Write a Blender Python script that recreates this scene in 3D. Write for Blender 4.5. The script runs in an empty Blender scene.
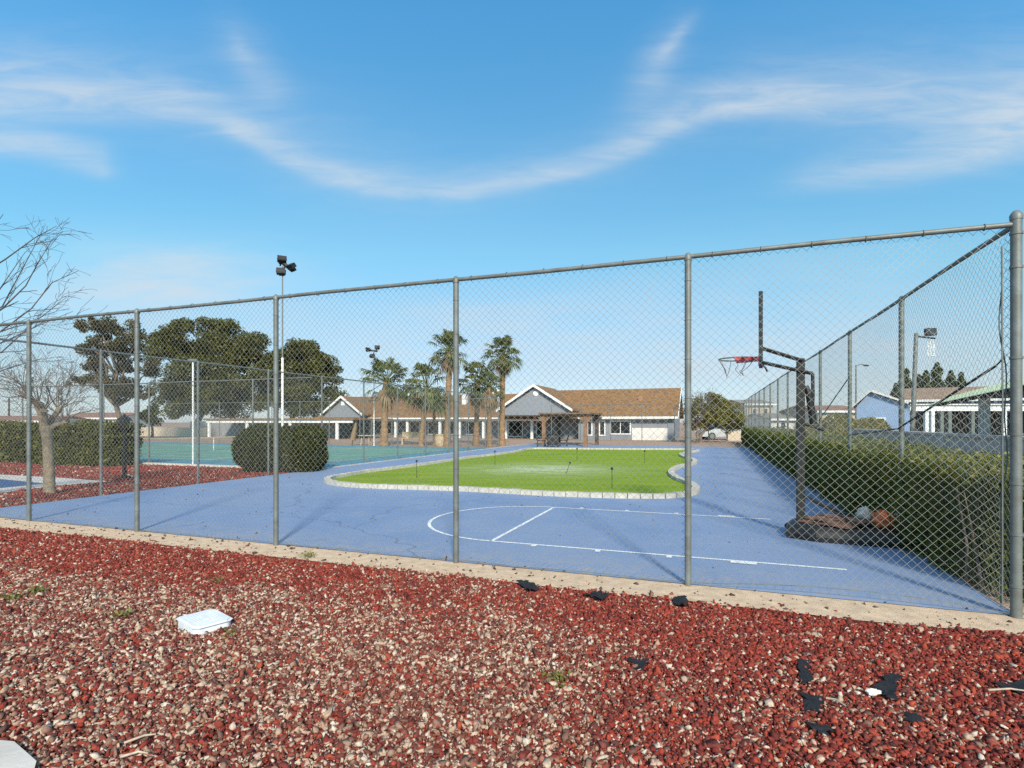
import bpy, math, random
import numpy as np
from mathutils import Vector, Matrix, noise as mnoise

S = bpy.context.scene
COL = S.collection
R = math.radians
random.seed(7)

# ------------------------------------------------------------------ camera
F, CX, HY, EYE = 547.0, 512.0, 422.0, 1.525
cam = bpy.data.cameras.new('camera'); cam_o = bpy.data.objects.new('camera', cam); COL.objects.link(cam_o)
cam.sensor_width = 36.0; cam.lens = F / 1024 * 36.0; cam.shift_y = (HY - 384) / 1024
cam.clip_start = 0.05; cam.clip_end = 5000
cam_o.location = (0, 0, EYE); cam_o.rotation_euler = (R(90), 0, 0)
S.camera = cam_o

# ------------------------------------------------------------------ light and sky
SUN_EL, SUN_AZ = 31.0, 173.0          # azimuth clockwise from +Y: behind the camera, a little to the right
SKY_STRENGTH, SUN_STRENGTH, EXPOSURE = 0.115, 5.0, 0.06
S.view_settings.view_transform = 'Standard'; S.view_settings.look = 'None'
S.view_settings.exposure = EXPOSURE; S.view_settings.gamma = 1.0; S.view_settings.use_curve_mapping = False
S.render.engine = 'CYCLES'
S.cycles.max_bounces = 6; S.cycles.transparent_max_bounces = 8
S.cycles.use_denoising = False
S.cycles.sample_clamp_indirect = 2.5; S.cycles.sample_clamp_direct = 6.0
sun = bpy.data.lights.new('sun', 'SUN'); sun.energy = SUN_STRENGTH; sun.angle = R(6.5); sun.color = (1.0, 0.89, 0.73)
sun_o = bpy.data.objects.new('sun', sun); COL.objects.link(sun_o)
sd = Vector((math.sin(R(SUN_AZ)) * math.cos(R(SUN_EL)), math.cos(R(SUN_AZ)) * math.cos(R(SUN_EL)), math.sin(R(SUN_EL))))
sun_o.rotation_euler = (-sd).to_track_quat('-Z', 'Y').to_euler()
sun_o.location = (0, -20, 30)

W = bpy.data.worlds.new('World'); S.world = W; W.use_nodes = True
wt = W.node_tree; wt.nodes.clear()


class NG:
    """small helper to write node graphs as expressions"""
    def __init__(s, tree): s.t = tree
    def node(s, typ, **kw):
        n = s.t.nodes.new(typ)
        for k, v in kw.items(): setattr(n, k, v)
        return n
    def link(s, a, b): s.t.links.new(a, b)
    def put(s, v, sock):
        if hasattr(v, 'links') or isinstance(v, bpy.types.NodeSocket): s.link(v, sock)
        else: sock.default_value = v
    def m(s, op, a, b=None, c=None, clamp=False):
        n = s.node('ShaderNodeMath', operation=op, use_clamp=clamp)
        s.put(a, n.inputs[0])
        if b is not None: s.put(b, n.inputs[1])
        if c is not None: s.put(c, n.inputs[2])
        return n.outputs[0]
    def mix(s, f, a, b, blend='MIX'):
        n = s.node('ShaderNodeMix', data_type='RGBA', blend_type=blend)
        s.put(f, n.inputs[0]); s.put(a, n.inputs[6]); s.put(b, n.inputs[7])
        return n.outputs[2]
    def noise(s, vec, scale, detail=4, rough=0.55, dist=0.0):
        n = s.node('ShaderNodeTexNoise')
        if vec is not None: s.link(vec, n.inputs['Vector'])
        n.inputs['Scale'].default_value = scale; n.inputs['Detail'].default_value = detail
        n.inputs['Roughness'].default_value = rough; n.inputs['Distortion'].default_value = dist
        return n.outputs[0]
    def ramp(s, f, stops, interp='LINEAR'):
        n = s.node('ShaderNodeValToRGB'); cr = n.color_ramp; cr.interpolation = interp
        while len(cr.elements) < len(stops): cr.elements.new(0.5)
        for e, (p, c) in zip(cr.elements, stops):
            e.position = p; e.color = (*c, 1) if not isinstance(c, (int, float)) else (c, c, c, 1)
        s.put(f, n.inputs[0]); return n.outputs[0]
    def curve(s, f, pts):
        n = s.node('ShaderNodeFloatCurve'); c = n.mapping.curves[0]
        while len(c.points) < len(pts): c.points.new(0.5, 0.5)
        for p, (x, y) in zip(c.points, pts): p.location = (x, y)
        n.mapping.update(); s.put(f, n.inputs[1]); return n.outputs[0]
    def mapr(s, v, a, b, c, d, smooth=False):
        n = s.node('ShaderNodeMapRange', interpolation_type='SMOOTHSTEP' if smooth else 'LINEAR')
        s.put(v, n.inputs[0])
        for i, x in enumerate((a, b, c, d)): n.inputs[1 + i].default_value = x
        return n.outputs[0]


g = NG(wt)
sky = g.node('ShaderNodeTexSky', sky_type='NISHITA', sun_disc=False)
sky.sun_elevation = R(SUN_EL); sky.sun_rotation = R(SUN_AZ)
sky.altitude = 600; sky.air_density = 1.0; sky.dust_density = 0.6; sky.ozone_density = 2.2
tc = g.node('ShaderNodeTexCoord'); sx = g.node('ShaderNodeSeparateXYZ'); g.link(tc.outputs['Generated'], sx.inputs[0])
yy = g.m('MAXIMUM', sx.outputs[1], 0.08)
ca = g.m('DIVIDE', sx.outputs[0], yy)           # tangent of the bearing
cb = g.m('DIVIDE', sx.outputs[2], yy)           # tangent of the height above the horizon
front = g.mapr(sx.outputs[1], 0.08, 0.3, 0, 1, True)
cmb = g.node('ShaderNodeCombineXYZ'); g.link(ca, cmb.inputs[0]); g.link(cb, cmb.inputs[1])
mp = g.node('ShaderNodeMapping'); g.link(cmb.outputs[0], mp.inputs[0]); mp.inputs['Scale'].default_value = (1.0, 2.6, 1)
warp = g.m('SUBTRACT', g.noise(mp.outputs[0], 2.2, 5, 0.6), 0.5)
mp2 = g.node('ShaderNodeMapping'); g.link(cmb.outputs[0], mp2.inputs[0]); mp2.inputs['Scale'].default_value = (1.8, 10.0, 1); mp2.inputs['Rotation'].default_value = (0, 0, R(8))
streak = g.noise(mp2.outputs[0], 3.0, 6, 0.62, 0.6)
streakf = g.mapr(streak, 0.28, 0.72, 0.40, 1.25)
A01 = g.m('ADD', g.m('MULTIPLY', ca, 0.5), 0.5)        # -1..1 -> 0..1


def a01(px): return ((px - CX) / F) * 0.5 + 0.5
def btan(py): return (HY - py) / F


def strand(pts, wid, amp, wk=0.05, soft=1.0):
    """a band of cirrus whose height over the horizon follows the bearing"""
    b0 = g.curve(A01, [(a01(x), btan(y)) for x, y in pts])
    w = g.curve(A01, [(a01(x), y / F) for x, y in wid])
    am = g.curve(A01, [(a01(x), y) for x, y in amp])
    d = g.m('SUBTRACT', g.m('ADD', cb, g.m('MULTIPLY', warp, wk)), b0)
    up = g.m('MULTIPLY', g.m('GREATER_THAN', d, 0.0), soft)      # softer upper side
    w2 = g.m('MULTIPLY', w, g.m('ADD', up, 1.0))
    q = g.m('DIVIDE', d, w2)
    e = g.m('EXPONENT', g.m('MULTIPLY', g.m('MULTIPLY', q, q), -1.0))
    return g.m('MULTIPLY', e, am)


def blob(px, py, rx, ry, amp, rot=0.0):
    dx = g.m('SUBTRACT', ca, (px - CX) / F); dy = g.m('SUBTRACT', g.m('ADD', cb, g.m('MULTIPLY', warp, 0.10)), btan(py))
    c, s_ = math.cos(R(rot)), math.sin(R(rot))
    x = g.m('ADD', g.m('MULTIPLY', dx, c), g.m('MULTIPLY', dy, s_)); y = g.m('SUBTRACT', g.m('MULTIPLY', dy, c), g.m('MULTIPLY', dx, s_))
    x = g.m('DIVIDE', x, rx / F); y = g.m('DIVIDE', y, ry / F)
    e = g.m('EXPONENT', g.m('MULTIPLY', g.m('ADD', g.m('MULTIPLY', x, x), g.m('MULTIPLY', y, y)), -1.0))
    return g.m('MULTIPLY', e, amp)


main_pts = [(-30, 92), (60, 98), (130, 103), (200, 113), (240, 131), (285, 158), (340, 180), (400, 191), (450, 193), (500, 185), (560, 173), (620, 153), (690, 119), (760, 103), (830, 101), (900, 106), (1060, 112)]
clouds = [
    strand(main_pts, [(-30, 20), (130, 15), (240, 11), (340, 10), (450, 8), (560, 9), (690, 13), (830, 15), (1060, 24)],
           [(-30, .55), (100, .62), (240, .68), (330, .55), (400, .62), (480, .66), (560, .55), (650, .62), (760, .70), (900, .5), (1060, .55)], .045, 1.1),
    strand([(-30, 140), (30, 148), (80, 160), (125, 172), (400, 210), (1060, 300)], [(-30, 16), (120, 11), (1060, 8)], [(-30, .62), (60, .6), (100, .5), (135, 0.0), (400, 0), (1060, 0)], .03),
    strand([(-30, 300), (600, 230), (760, 192), (830, 178), (900, 168), (960, 156), (1060, 128)], [(-30, 8), (760, 8), (900, 15), (1060, 24)], [(-30, 0), (600, 0), (750, 0.02), (820, .5), (900, .62), (1060, .6)], .03),
    strand(main_pts, [(-30, 60), (240, 40), (450, 26), (690, 44), (1060, 70)], [(-30, .12), (240, .10), (450, .08), (690, .10), (1060, .15)], .10, .6),
    blob(255, 70, 50, 22, .38, -55), blob(240, 48, 14, 8, .2, -60),
    blob(656, 72, 50, 20, .36, 62), blob(676, 40, 26, 8, .42, 55), blob(900, 78, 150, 36, .14, 12),
    blob(70, 70, 130, 40, .10, -8), blob(330, 150, 170, 60, .10, -25),
    blob(165, 285, 120, 38, .95, 0), blob(480, 318, 220, 26, .42, 4), blob(700, 362, 480, 42, .72, 0), blob(860, 300, 200, 60, .22, 0), blob(20, 350, 160, 60, .3, 0),
]
dens = clouds[0]
for c in clouds[1:]: dens = g.m('ADD', dens, c)
dens = g.m('MULTIPLY', g.m('MULTIPLY', dens, streakf), front)
back = g.m('MULTIPLY', g.mapr(g.noise(tc.outputs['Generated'], 3.0, 6, .6, .8), .35, .7, .15, .8), g.m('SUBTRACT', 1.0, front))  # unseen cloud behind the camera, made denser to whiten the fill light
fill_veil = g.m('MULTIPLY', g.mapr(sx.outputs[2], .70, .90, 0, .75, True), g.mapr(g.noise(tc.outputs['Generated'], 4.0, 5, .6, .6), .3, .7, .6, 1.0))   # cloud added overhead, out of view, to whiten the fill light
dens = g.m('ADD', g.m('ADD', dens, back), fill_veil, clamp=True)
# desert winter air: the blue deepens and saturates with height more than in the clear-air model
gain = g.ramp(cb, [(0.0, (.33, .38, .52)), (.08, (.365, .395, .435)), (.31, (.45, .67, .60)), (.75, (.38, .86, .92)), (1.0, (.36, .88, .96))])
skyb = g.mix(1.0, sky.outputs[0], gain, 'MULTIPLY')
skyg = g.node('ShaderNodeVectorMath', operation='SCALE'); g.link(skyb, skyg.inputs[0]); skyg.inputs['Scale'].default_value = 2.3
skyc = g.mix(g.m('MULTIPLY', dens, 0.78), skyg.outputs[0], (5.6, 6.2, 6.7, 1))
bg = g.node('ShaderNodeBackground'); g.link(skyc, bg.inputs[0]); bg.inputs[1].default_value = SKY_STRENGTH
wo = g.node('ShaderNodeOutputWorld'); g.link(bg.outputs[0], wo.inputs[0])

# ------------------------------------------------------------------ court frame: u to the left along the front fence, v into depth
C0 = (3.89, 4.22)
UX, UY = -0.9393, 0.3432
VX, VY = 0.3432, 0.9393


def P(u, v, z=0.0): return (C0[0] + UX * u + VX * v, C0[1] + UY * u + VY * v, z)
def G(px, py, z=0.0):
    Y = (EYE - z) * F / (py - HY); return ((px - CX) * Y / F, Y, z)
def ZP(py, Y): return EYE - (py - HY) * Y / F
def XP(px, Y): return (px - CX) * Y / F
def u_at(px, v):
    k = (px - CX) / F
    return (C0[0] + VX * v - k * (C0[1] + VY * v)) / (k * UY - UX)
def Y_at(px, v): return P(u_at(px, v), v)[1]


# ------------------------------------------------------------------ mesh builder
class MB:
    def __init__(s, frame=None): s.v = []; s.f = []; s.fr = frame
    def _t(s, p): return s.fr(*p) if s.fr else p
    def poly(s, pts):
        n = len(s.v); s.v += [s._t(p) for p in pts]; s.f.append(tuple(range(n, n + len(pts)))); return s
    def box(s, a, b, c, d, e, f):
        n = len(s.v)
        s.v += [s._t(p) for p in ((a, c, e), (b, c, e), (b, d, e), (a, d, e), (a, c, f), (b, c, f), (b, d, f), (a, d, f))]
        s.f += [tuple(n + i for i in q) for q in ((0, 3, 2, 1), (4, 5, 6, 7), (0, 1, 5, 4), (1, 2, 6, 5), (2, 3, 7, 6), (3, 0, 4, 7))]
        return s
    def prism(s, poly, axis, a0, a1):
        """extrude a 2D outline; axis 0: outline in (y,z); 1: outline in (x,z); 2: outline in (x,y)"""
        def mk(q, a): return (a, q[0], q[1]) if axis == 0 else ((q[0], a, q[1]) if axis == 1 else (q[0], q[1], a))
        n = len(s.v); k = len(poly)
        s.v += [s._t(mk(q, a0)) for q in poly] + [s._t(mk(q, a1)) for q in poly]
        s.f.append(tuple(range(n, n + k))); s.f.append(tuple(range(n + 2 * k - 1, n + k - 1, -1)))
        for i in range(k):
            j = (i + 1) % k; s.f.append((n + i, n + j, n + k + j, n + k + i))
        return s
    def tube(s, pts, rad, sides=8, cap=True):
        pts = [Vector(s._t(p)) for p in pts]; k = len(pts)
        if k < 2: return s
        if not isinstance(rad, (list, tuple)): rad = [rad] * k
        n = len(s.v); t0 = (pts[1] - pts[0]).normalized()
        ref = Vector((0, 0, 1)) if abs(t0.z) < 0.9 else Vector((1, 0, 0))
        a = t0.cross(ref).normalized()
        for i, p in enumerate(pts):
            t = (pts[min(i + 1, k - 1)] - pts[max(i - 1, 0)])
            if t.length < 1e-9: t = t0
            t = t.normalized(); a = (a - t * a.dot(t)).normalized(); b = t.cross(a)
            for j in range(sides):
                th = 2 * math.pi * j / sides
                q = p + (a * math.cos(th) + b * math.sin(th)) * rad[i]; s.v.append((q.x, q.y, q.z))
        for i in range(k - 1):
            for j in range(sides):
                j2 = (j + 1) % sides
                s.f.append((n + i * sides + j, n + i * sides + j2, n + (i + 1) * sides + j2, n + (i + 1) * sides + j))
        if cap:
            s.f.append(tuple(n + j for j in reversed(range(sides)))); s.f.append(tuple(n + (k - 1) * sides + j for j in range(sides)))
        return s
    def lathe(s, c, prof, sides=16):
        """profile of (radius, z) around a vertical axis at c"""
        n = len(s.v); k = len(prof); c = s._t(c)
        for r, z in prof:
            for j in range(sides):
                th = 2 * math.pi * j / sides; s.v.append((c[0] + r * math.cos(th), c[1] + r * math.sin(th), c[2] + z))
        for i in range(k - 1):
            for j in range(sides):
                j2 = (j + 1) % sides; s.f.append((n + i * sides + j, n + i * sides + j2, n + (i + 1) * sides + j2, n + (i + 1) * sides + j))
        s.f.append(tuple(n + j for j in reversed(range(sides)))); s.f.append(tuple(n + (k - 1) * sides + j for j in range(sides)))
        return s
    def blob(s, c, r, seed=0, amp=.2, freq=2.0, rings=10, segs=16):
        """a lumpy ellipsoid"""
        n = len(s.v)
        for i in range(rings + 1):
            ph = math.pi * i / rings
            for j in range(segs):
                th = 2 * math.pi * j / segs
                d = Vector((math.sin(ph) * math.cos(th), math.sin(ph) * math.sin(th), math.cos(ph)))
                k = 1 + amp * mnoise.noise(d * freq + Vector((seed * 7.3, seed * 1.7, 0)))
                s.v.append(s._t((c[0] + d.x * r[0] * k, c[1] + d.y * r[1] * k, c[2] + d.z * r[2] * k)))
        for i in range(rings):
            for j in range(segs):
                j2 = (j + 1) % segs
                s.f.append((n + i * segs + j, n + (i + 1) * segs + j, n + (i + 1) * segs + j2, n + i * segs + j2))
        return s
    def build(s, name, mat, parent=None, smooth=False, bevel=0.0):
        off = Vector((0, 0, 0)); q = parent
        while q is not None: off += q.location; q = q.parent
        me = bpy.data.meshes.new(name)
        me.from_pydata([(a - off.x, b - off.y, c - off.z) for a, b, c in s.v], [], s.f)
        me.materials.append(mat)
        if smooth:
            me.polygons.foreach_set('use_smooth', [True] * len(me.polygons))
            me.set_sharp_from_angle(angle=R(40)) if hasattr(me, 'set_sharp_from_angle') else None
        me.update()
        o = bpy.data.objects.new(name, me); COL.objects.link(o)
        if parent is not None: o.parent = parent
        if bevel:
            b = o.modifiers.new('bevel', 'BEVEL'); b.width = bevel; b.segments = 2; b.limit_method = 'ANGLE'
        return o


def npmesh(name, verts, faces, mat, parent=None, smooth=False):
    off = Vector((0, 0, 0)); q = parent
    while q is not None: off += q.location; q = q.parent
    verts = np.asarray(verts, dtype=np.float32) - np.array(off, dtype=np.float32)
    faces = np.asarray(faces, dtype=np.int32); k = faces.shape[1]; n = len(faces)
    me = bpy.data.meshes.new(name); me.vertices.add(len(verts)); me.vertices.foreach_set('co', verts.ravel())
    me.loops.add(n * k); me.loops.foreach_set('vertex_index', faces.ravel())
    me.polygons.add(n); me.polygons.foreach_set('loop_start', np.arange(n, dtype=np.int32) * k)
    me.polygons.foreach_set('loop_total', np.full(n, k, dtype=np.int32))
    if smooth: me.polygons.foreach_set('use_smooth', np.ones(n, dtype=bool))
    me.materials.append(mat); me.update(calc_edges=True); me.validate()
    o = bpy.data.objects.new(name, me); COL.objects.link(o)
    if parent is not None: o.parent = parent
    return o


def tag(o, label=None, cat=None, group=None, kind=None):
    if label: o['label'] = label
    if cat: o['category'] = cat
    if group: o['group'] = group
    if kind: o['kind'] = kind
    return o
def thing(name, loc, label, cat, group=None):
    o = bpy.data.objects.new(name, None); COL.objects.link(o); o.location = loc; o.empty_display_size = .2
    return tag(o, label, cat, group)
def struct(o): o['kind'] = 'structure'; return o
def copy_tree(o, parent=None):
    c = o.copy(); COL.objects.link(c); c.parent = parent
    for ch in list(o.children): copy_tree(ch, c)
    return c


# ------------------------------------------------------------------ materials
def mat(name, col, rough=.7, metal=0.0, var=.15, scale=6.0, bump=0.0, bscale=40.0, col2=None, spec=.4, detail=5, coords='Object'):
    m = bpy.data.materials.new(name); m.use_nodes = True; t = m.node_tree; n = NG(t)
    b = t.nodes['Principled BSDF']; tcn = n.node('ShaderNodeTexCoord'); vec = tcn.outputs[coords]
    f = n.noise(vec, scale, detail, .6)
    c2 = col2 or tuple(max(0, x * (1 - 2 * var)) for x in col)
    c1 = col if col2 else tuple(min(1, x * (1 + var)) for x in col)
    n.link(n.ramp(f, [(.3, c2), (.68, c1)]), b.inputs['Base Color'])
    b.inputs['Roughness'].default_value = rough; b.inputs['Metallic'].default_value = metal
    b.inputs['Specular IOR Level'].default_value = spec
    if bump:
        bp = n.node('ShaderNodeBump'); bp.inputs['Strength'].default_value = bump; bp.inputs['Distance'].default_value = .02
        n.link(n.noise(vec, bscale, 4, .6), bp.inputs['Height']); n.link(bp.outputs[0], b.inputs['Normal'])
    return m


def leaf_mat(name, cols, trans=.35, patch=1.2, dark=.55):
    m = bpy.data.materials.new(name); m.use_nodes = True; t = m.node_tree; n = NG(t); t.nodes.clear()
    geo = n.node('ShaderNodeNewGeometry'); tcn = n.node('ShaderNodeTexCoord')
    k = len(cols); c = n.ramp(geo.outputs['Random Per Island'], [(i / max(1, k - 1), x) for i, x in enumerate(cols)])
    f = n.noise(tcn.outputs['Object'], patch, 3, .55)
    c = n.mix(n.mapr(f, .38, .62, 0, 1), c, (dark, dark, dark, 1), 'MULTIPLY')
    d = n.node('ShaderNodeBsdfDiffuse'); tr = n.node('ShaderNodeBsdfTranslucent'); n.link(c, d.inputs[0]); n.link(c, tr.inputs[0])
    mx = n.node('ShaderNodeMixShader'); mx.inputs[0].default_value = trans; n.link(d.outputs[0], mx.inputs[1]); n.link(tr.outputs[0], mx.inputs[2])
    gl = n.node('ShaderNodeBsdfGlossy'); gl.inputs['Roughness'].default_value = .45; gl.inputs[0].default_value = (.8, .8, .8, 1)
    mx2 = n.node('ShaderNodeMixShader'); mx2.inputs[0].default_value = .025; n.link(mx.outputs[0], mx2.inputs[1]); n.link(gl.outputs[0], mx2.inputs[2])
    out = n.node('ShaderNodeOutputMaterial'); n.link(mx2.outputs[0], out.inputs[0])
    return m


def gravel_sheet_mat(name, cols, scale, bump=.6, patchcol=None):
    m = bpy.data.materials.new(name); m.use_nodes = True; t = m.node_tree; n = NG(t); b = t.nodes['Principled BSDF']
    tcn = n.node('ShaderNodeTexCoord'); vo = n.node('ShaderNodeTexVoronoi'); n.link(tcn.outputs['Object'], vo.inputs['Vector']); vo.inputs['Scale'].default_value = scale
    sep = n.node('ShaderNodeSeparateColor'); n.link(vo.outputs['Color'], sep.inputs[0])
    k = len(cols); c = n.ramp(sep.outputs[0], [(i / k, x) for i, x in enumerate(cols)], 'CONSTANT')
    f = n.noise(tcn.outputs['Object'], .8, 5, .6)
    c = n.mix(n.mapr(f, .4, .65, 0, .5), c, (*(patchcol or cols[0]), 1))
    n.link(c, b.inputs['Base Color']); b.inputs['Roughness'].default_value = .9; b.inputs['Specular IOR Level'].default_value = .2
    bp = n.node('ShaderNodeBump'); bp.inputs['Strength'].default_value = bump; bp.inputs['Distance'].default_value = .03; bp.invert = True
    n.link(vo.outputs['Distance'], bp.inputs['Height']); n.link(bp.outputs[0], b.inputs['Normal'])
    return m


RED_COLS = [(.15, .03, .024), (.24, .045, .032), (.10, .03, .03), (.30, .07, .045), (.19, .037, .028), (.36, .20, .15), (.45, .34, .28)]
M = {}
M['ground'] = gravel_sheet_mat('tan_gravel', [(.36, .25, .18), (.42, .30, .22), (.30, .20, .15), (.46, .35, .27), (.38, .23, .17)], 14)
M['redsheet'] = gravel_sheet_mat('red_gravel', RED_COLS, 22, .9)
M['asphalt'] = mat('asphalt', (.07, .07, .072), .9, scale=12, bump=.3)
M['sand'] = mat('sand', (.64, .48, .335), .95, var=.12, scale=9, bump=.5, bscale=90, spec=.1, detail=8)
M['galv'] = mat('galvanised_steel', (.20, .22, .215), .55, .3, scale=7, bump=.08, col2=(.13, .13, .115), detail=8)
M['galvold'] = mat('weathered_galvanised_steel', (.17, .19, .17), .55, .3, var=.2, scale=9, bump=.1)
M['wire'] = mat('fence_wire', (.24, .24, .225), .5, .25, var=.1, scale=3)
M['wirefar'] = mat('far_fence_wire', (.16, .175, .165), .55, .2, var=.1, scale=3)
M['darkmetal'] = mat('dark_metal', (.035, .037, .036), .5, .5, var=.2)
M['polesteel'] = mat('hoop_pole_steel', (.024, .025, .021), .6, .1, var=.3, scale=12)
M['white'] = mat('white_paint', (.80, .80, .78), .55, var=.05, scale=3)
M['offwhite'] = mat('off_white_stucco', (.72, .70, .66), .9, var=.06, scale=8, bump=.2)
M['greywall'] = mat('grey_siding', (.235, .255, .29), .85, var=.07, scale=5, bump=.15)
M['blockgrey'] = mat('grey_block', (.30, .30, .31), .9, var=.18, scale=7, bump=.4)
M['glass'] = mat('window_glass', (.02, .025, .03), .06, var=.1, spec=.8)
M['dark'] = mat('dark_interior', (.03, .03, .032), .9)
M['wood'] = mat('brown_wood', (.26, .14, .075), .75, var=.2, scale=4, bump=.2)
M['woodmid'] = mat('mid_brown_wood', (.18, .115, .07), .8, var=.2, scale=4)
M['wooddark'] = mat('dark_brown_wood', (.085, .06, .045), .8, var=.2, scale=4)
M['beige'] = mat('beige_plastic', (.55, .42, .26), .7)
M['black'] = mat('black_plastic', (.014, .014, .015), .55, var=.3)
M['bluehouse'] = mat('blue_siding', (.26, .38, .58), .8, var=.06)
M['tanwall'] = mat('tan_stucco', (.52, .43, .33), .9, var=.08)
M['bark'] = mat('pale_bark', (.36, .28, .18), .9, var=.25, scale=11, bump=.7, bscale=25, col2=(.17, .13, .10))
M['twig'] = mat('twig_bark', (.10, .078, .066), .9, var=.25, scale=8)
M['twigpale'] = mat('pale_twig_bark', (.19, .14, .105), .9, var=.25, scale=8)
M['pinebark'] = mat('grey_brown_bark', (.20, .15, .11), .95, var=.3, scale=5, bump=.6, bscale=12)
M['palmbark'] = mat('palm_bark', (.36, .22, .115), .95, scale=7, bump=.9, bscale=14, col2=(.16, .095, .05))
M['pine'] = leaf_mat('pine_foliage', [(.066, .076, .013), (.125, .132, .020), (.18, .172, .030), (.09, .096, .016)], .35, .35, .55)
M['pinebrown'] = leaf_mat('browned_foliage', [(.06, .062, .014), (.10, .095, .020), (.23, .15, .085), (.07, .072, .016), (.13, .115, .03), (.085, .082, .018)], .25, .5, .5)
M['palm'] = leaf_mat('palm_leaf', [(.10, .12, .03), (.15, .17, .045), (.20, .21, .07), (.065, .085, .025)], .25, 1.5, .65)
M['palmdead'] = leaf_mat('dry_palm_leaf', [(.264, .168, .084), (.360, .240, .120), (.192, .120, .060)], .2, 1.5, .7)
M['hedge'] = leaf_mat('hedge_leaf', [(.07, .098, .015), (.118, .15, .022), (.175, .185, .028), (.09, .122, .017)], .35, 1.6, .65)
M['hedgedark'] = leaf_mat('box_hedge_leaf', [(.075, .085, .012), (.14, .14, .02), (.19, .18, .028), (.10, .105, .014)], .3, 1.2, .6)
M['bush'] = leaf_mat('clipped_shrub_leaf', [(.035, .048, .013), (.062, .074, .016), (.11, .112, .022), (.048, .060, .014)], .2, 1.3, .6)
M['olive'] = leaf_mat('olive_green_leaf', [(.17, .165, .03), (.27, .25, .05), (.35, .30, .075), (.13, .135, .03)], .35, .8, .6)
M['topleaf'] = leaf_mat('yellow_hedge_leaf', [(.17, .19, .03), (.27, .26, .04), (.34, .29, .05)], .35, 1.6, .7)
M['cypress'] = leaf_mat('conifer_foliage', [(.07, .10, .025), (.11, .14, .035), (.085, .11, .03)], .2, .6, .6)
M['weed'] = leaf_mat('weed_leaf', [(.15, .17, .04), (.26, .26, .06), (.20, .18, .07)], .35, 3, .8)


def tile_mat(name, base, dk):
    m = bpy.data.materials.new(name); m.use_nodes = True; t = m.node_tree; n = NG(t); b = t.nodes['Principled BSDF']
    tcn = n.node('ShaderNodeTexCoord'); mpn = n.node('ShaderNodeMapping'); n.link(tcn.outputs['Object'], mpn.inputs[0])
    mpn.inputs['Rotation'].default_value = (0, 0, -math.atan2(UY, UX)); mpn.inputs['Scale'].default_value = (5.5, 5.0, 9.0)
    vo = n.node('ShaderNodeTexVoronoi'); n.link(mpn.outputs[0], vo.inputs['Vector']); vo.inputs['Scale'].default_value = 1.0; vo.inputs['Randomness'].default_value = .55
    sep = n.node('ShaderNodeSeparateColor'); n.link(vo.outputs['Color'], sep.inputs[0])
    c = n.ramp(sep.outputs[0], [(0, dk), (.5, base), (1, tuple(min(1, x * 1.35) for x in base))])
    c = n.mix(n.mapr(n.noise(tcn.outputs['Object'], .6, 4), .35, .7, 0, .4), c, (*dk, 1))
    n.link(c, b.inputs['Base Color']); b.inputs['Roughness'].default_value = .85
    bp = n.node('ShaderNodeBump'); bp.inputs['Strength'].default_value = .8; bp.inputs['Distance'].default_value = .05; bp.invert = True
    n.link(vo.outputs['Distance'], bp.inputs['Height']); n.link(bp.outputs[0], b.inputs['Normal'])
    return m


M['tile'] = tile_mat('brown_roof_tile', (.235, .122, .044), (.165, .082, .030))
M['tilered'] = tile_mat('red_roof_tile', (.30, .15, .10), (.18, .09, .06))
M['tilebrown'] = tile_mat('grey_brown_roof_tile', (.30, .20, .13), (.20, .13, .085))
M['tilegrey'] = tile_mat('grey_roof_tile', (.26, .24, .22), (.17, .16, .15))
M['greenroof'] = mat('green_metal_roof', (.40, .50, .36), .5, var=.08, scale=2)


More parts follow.
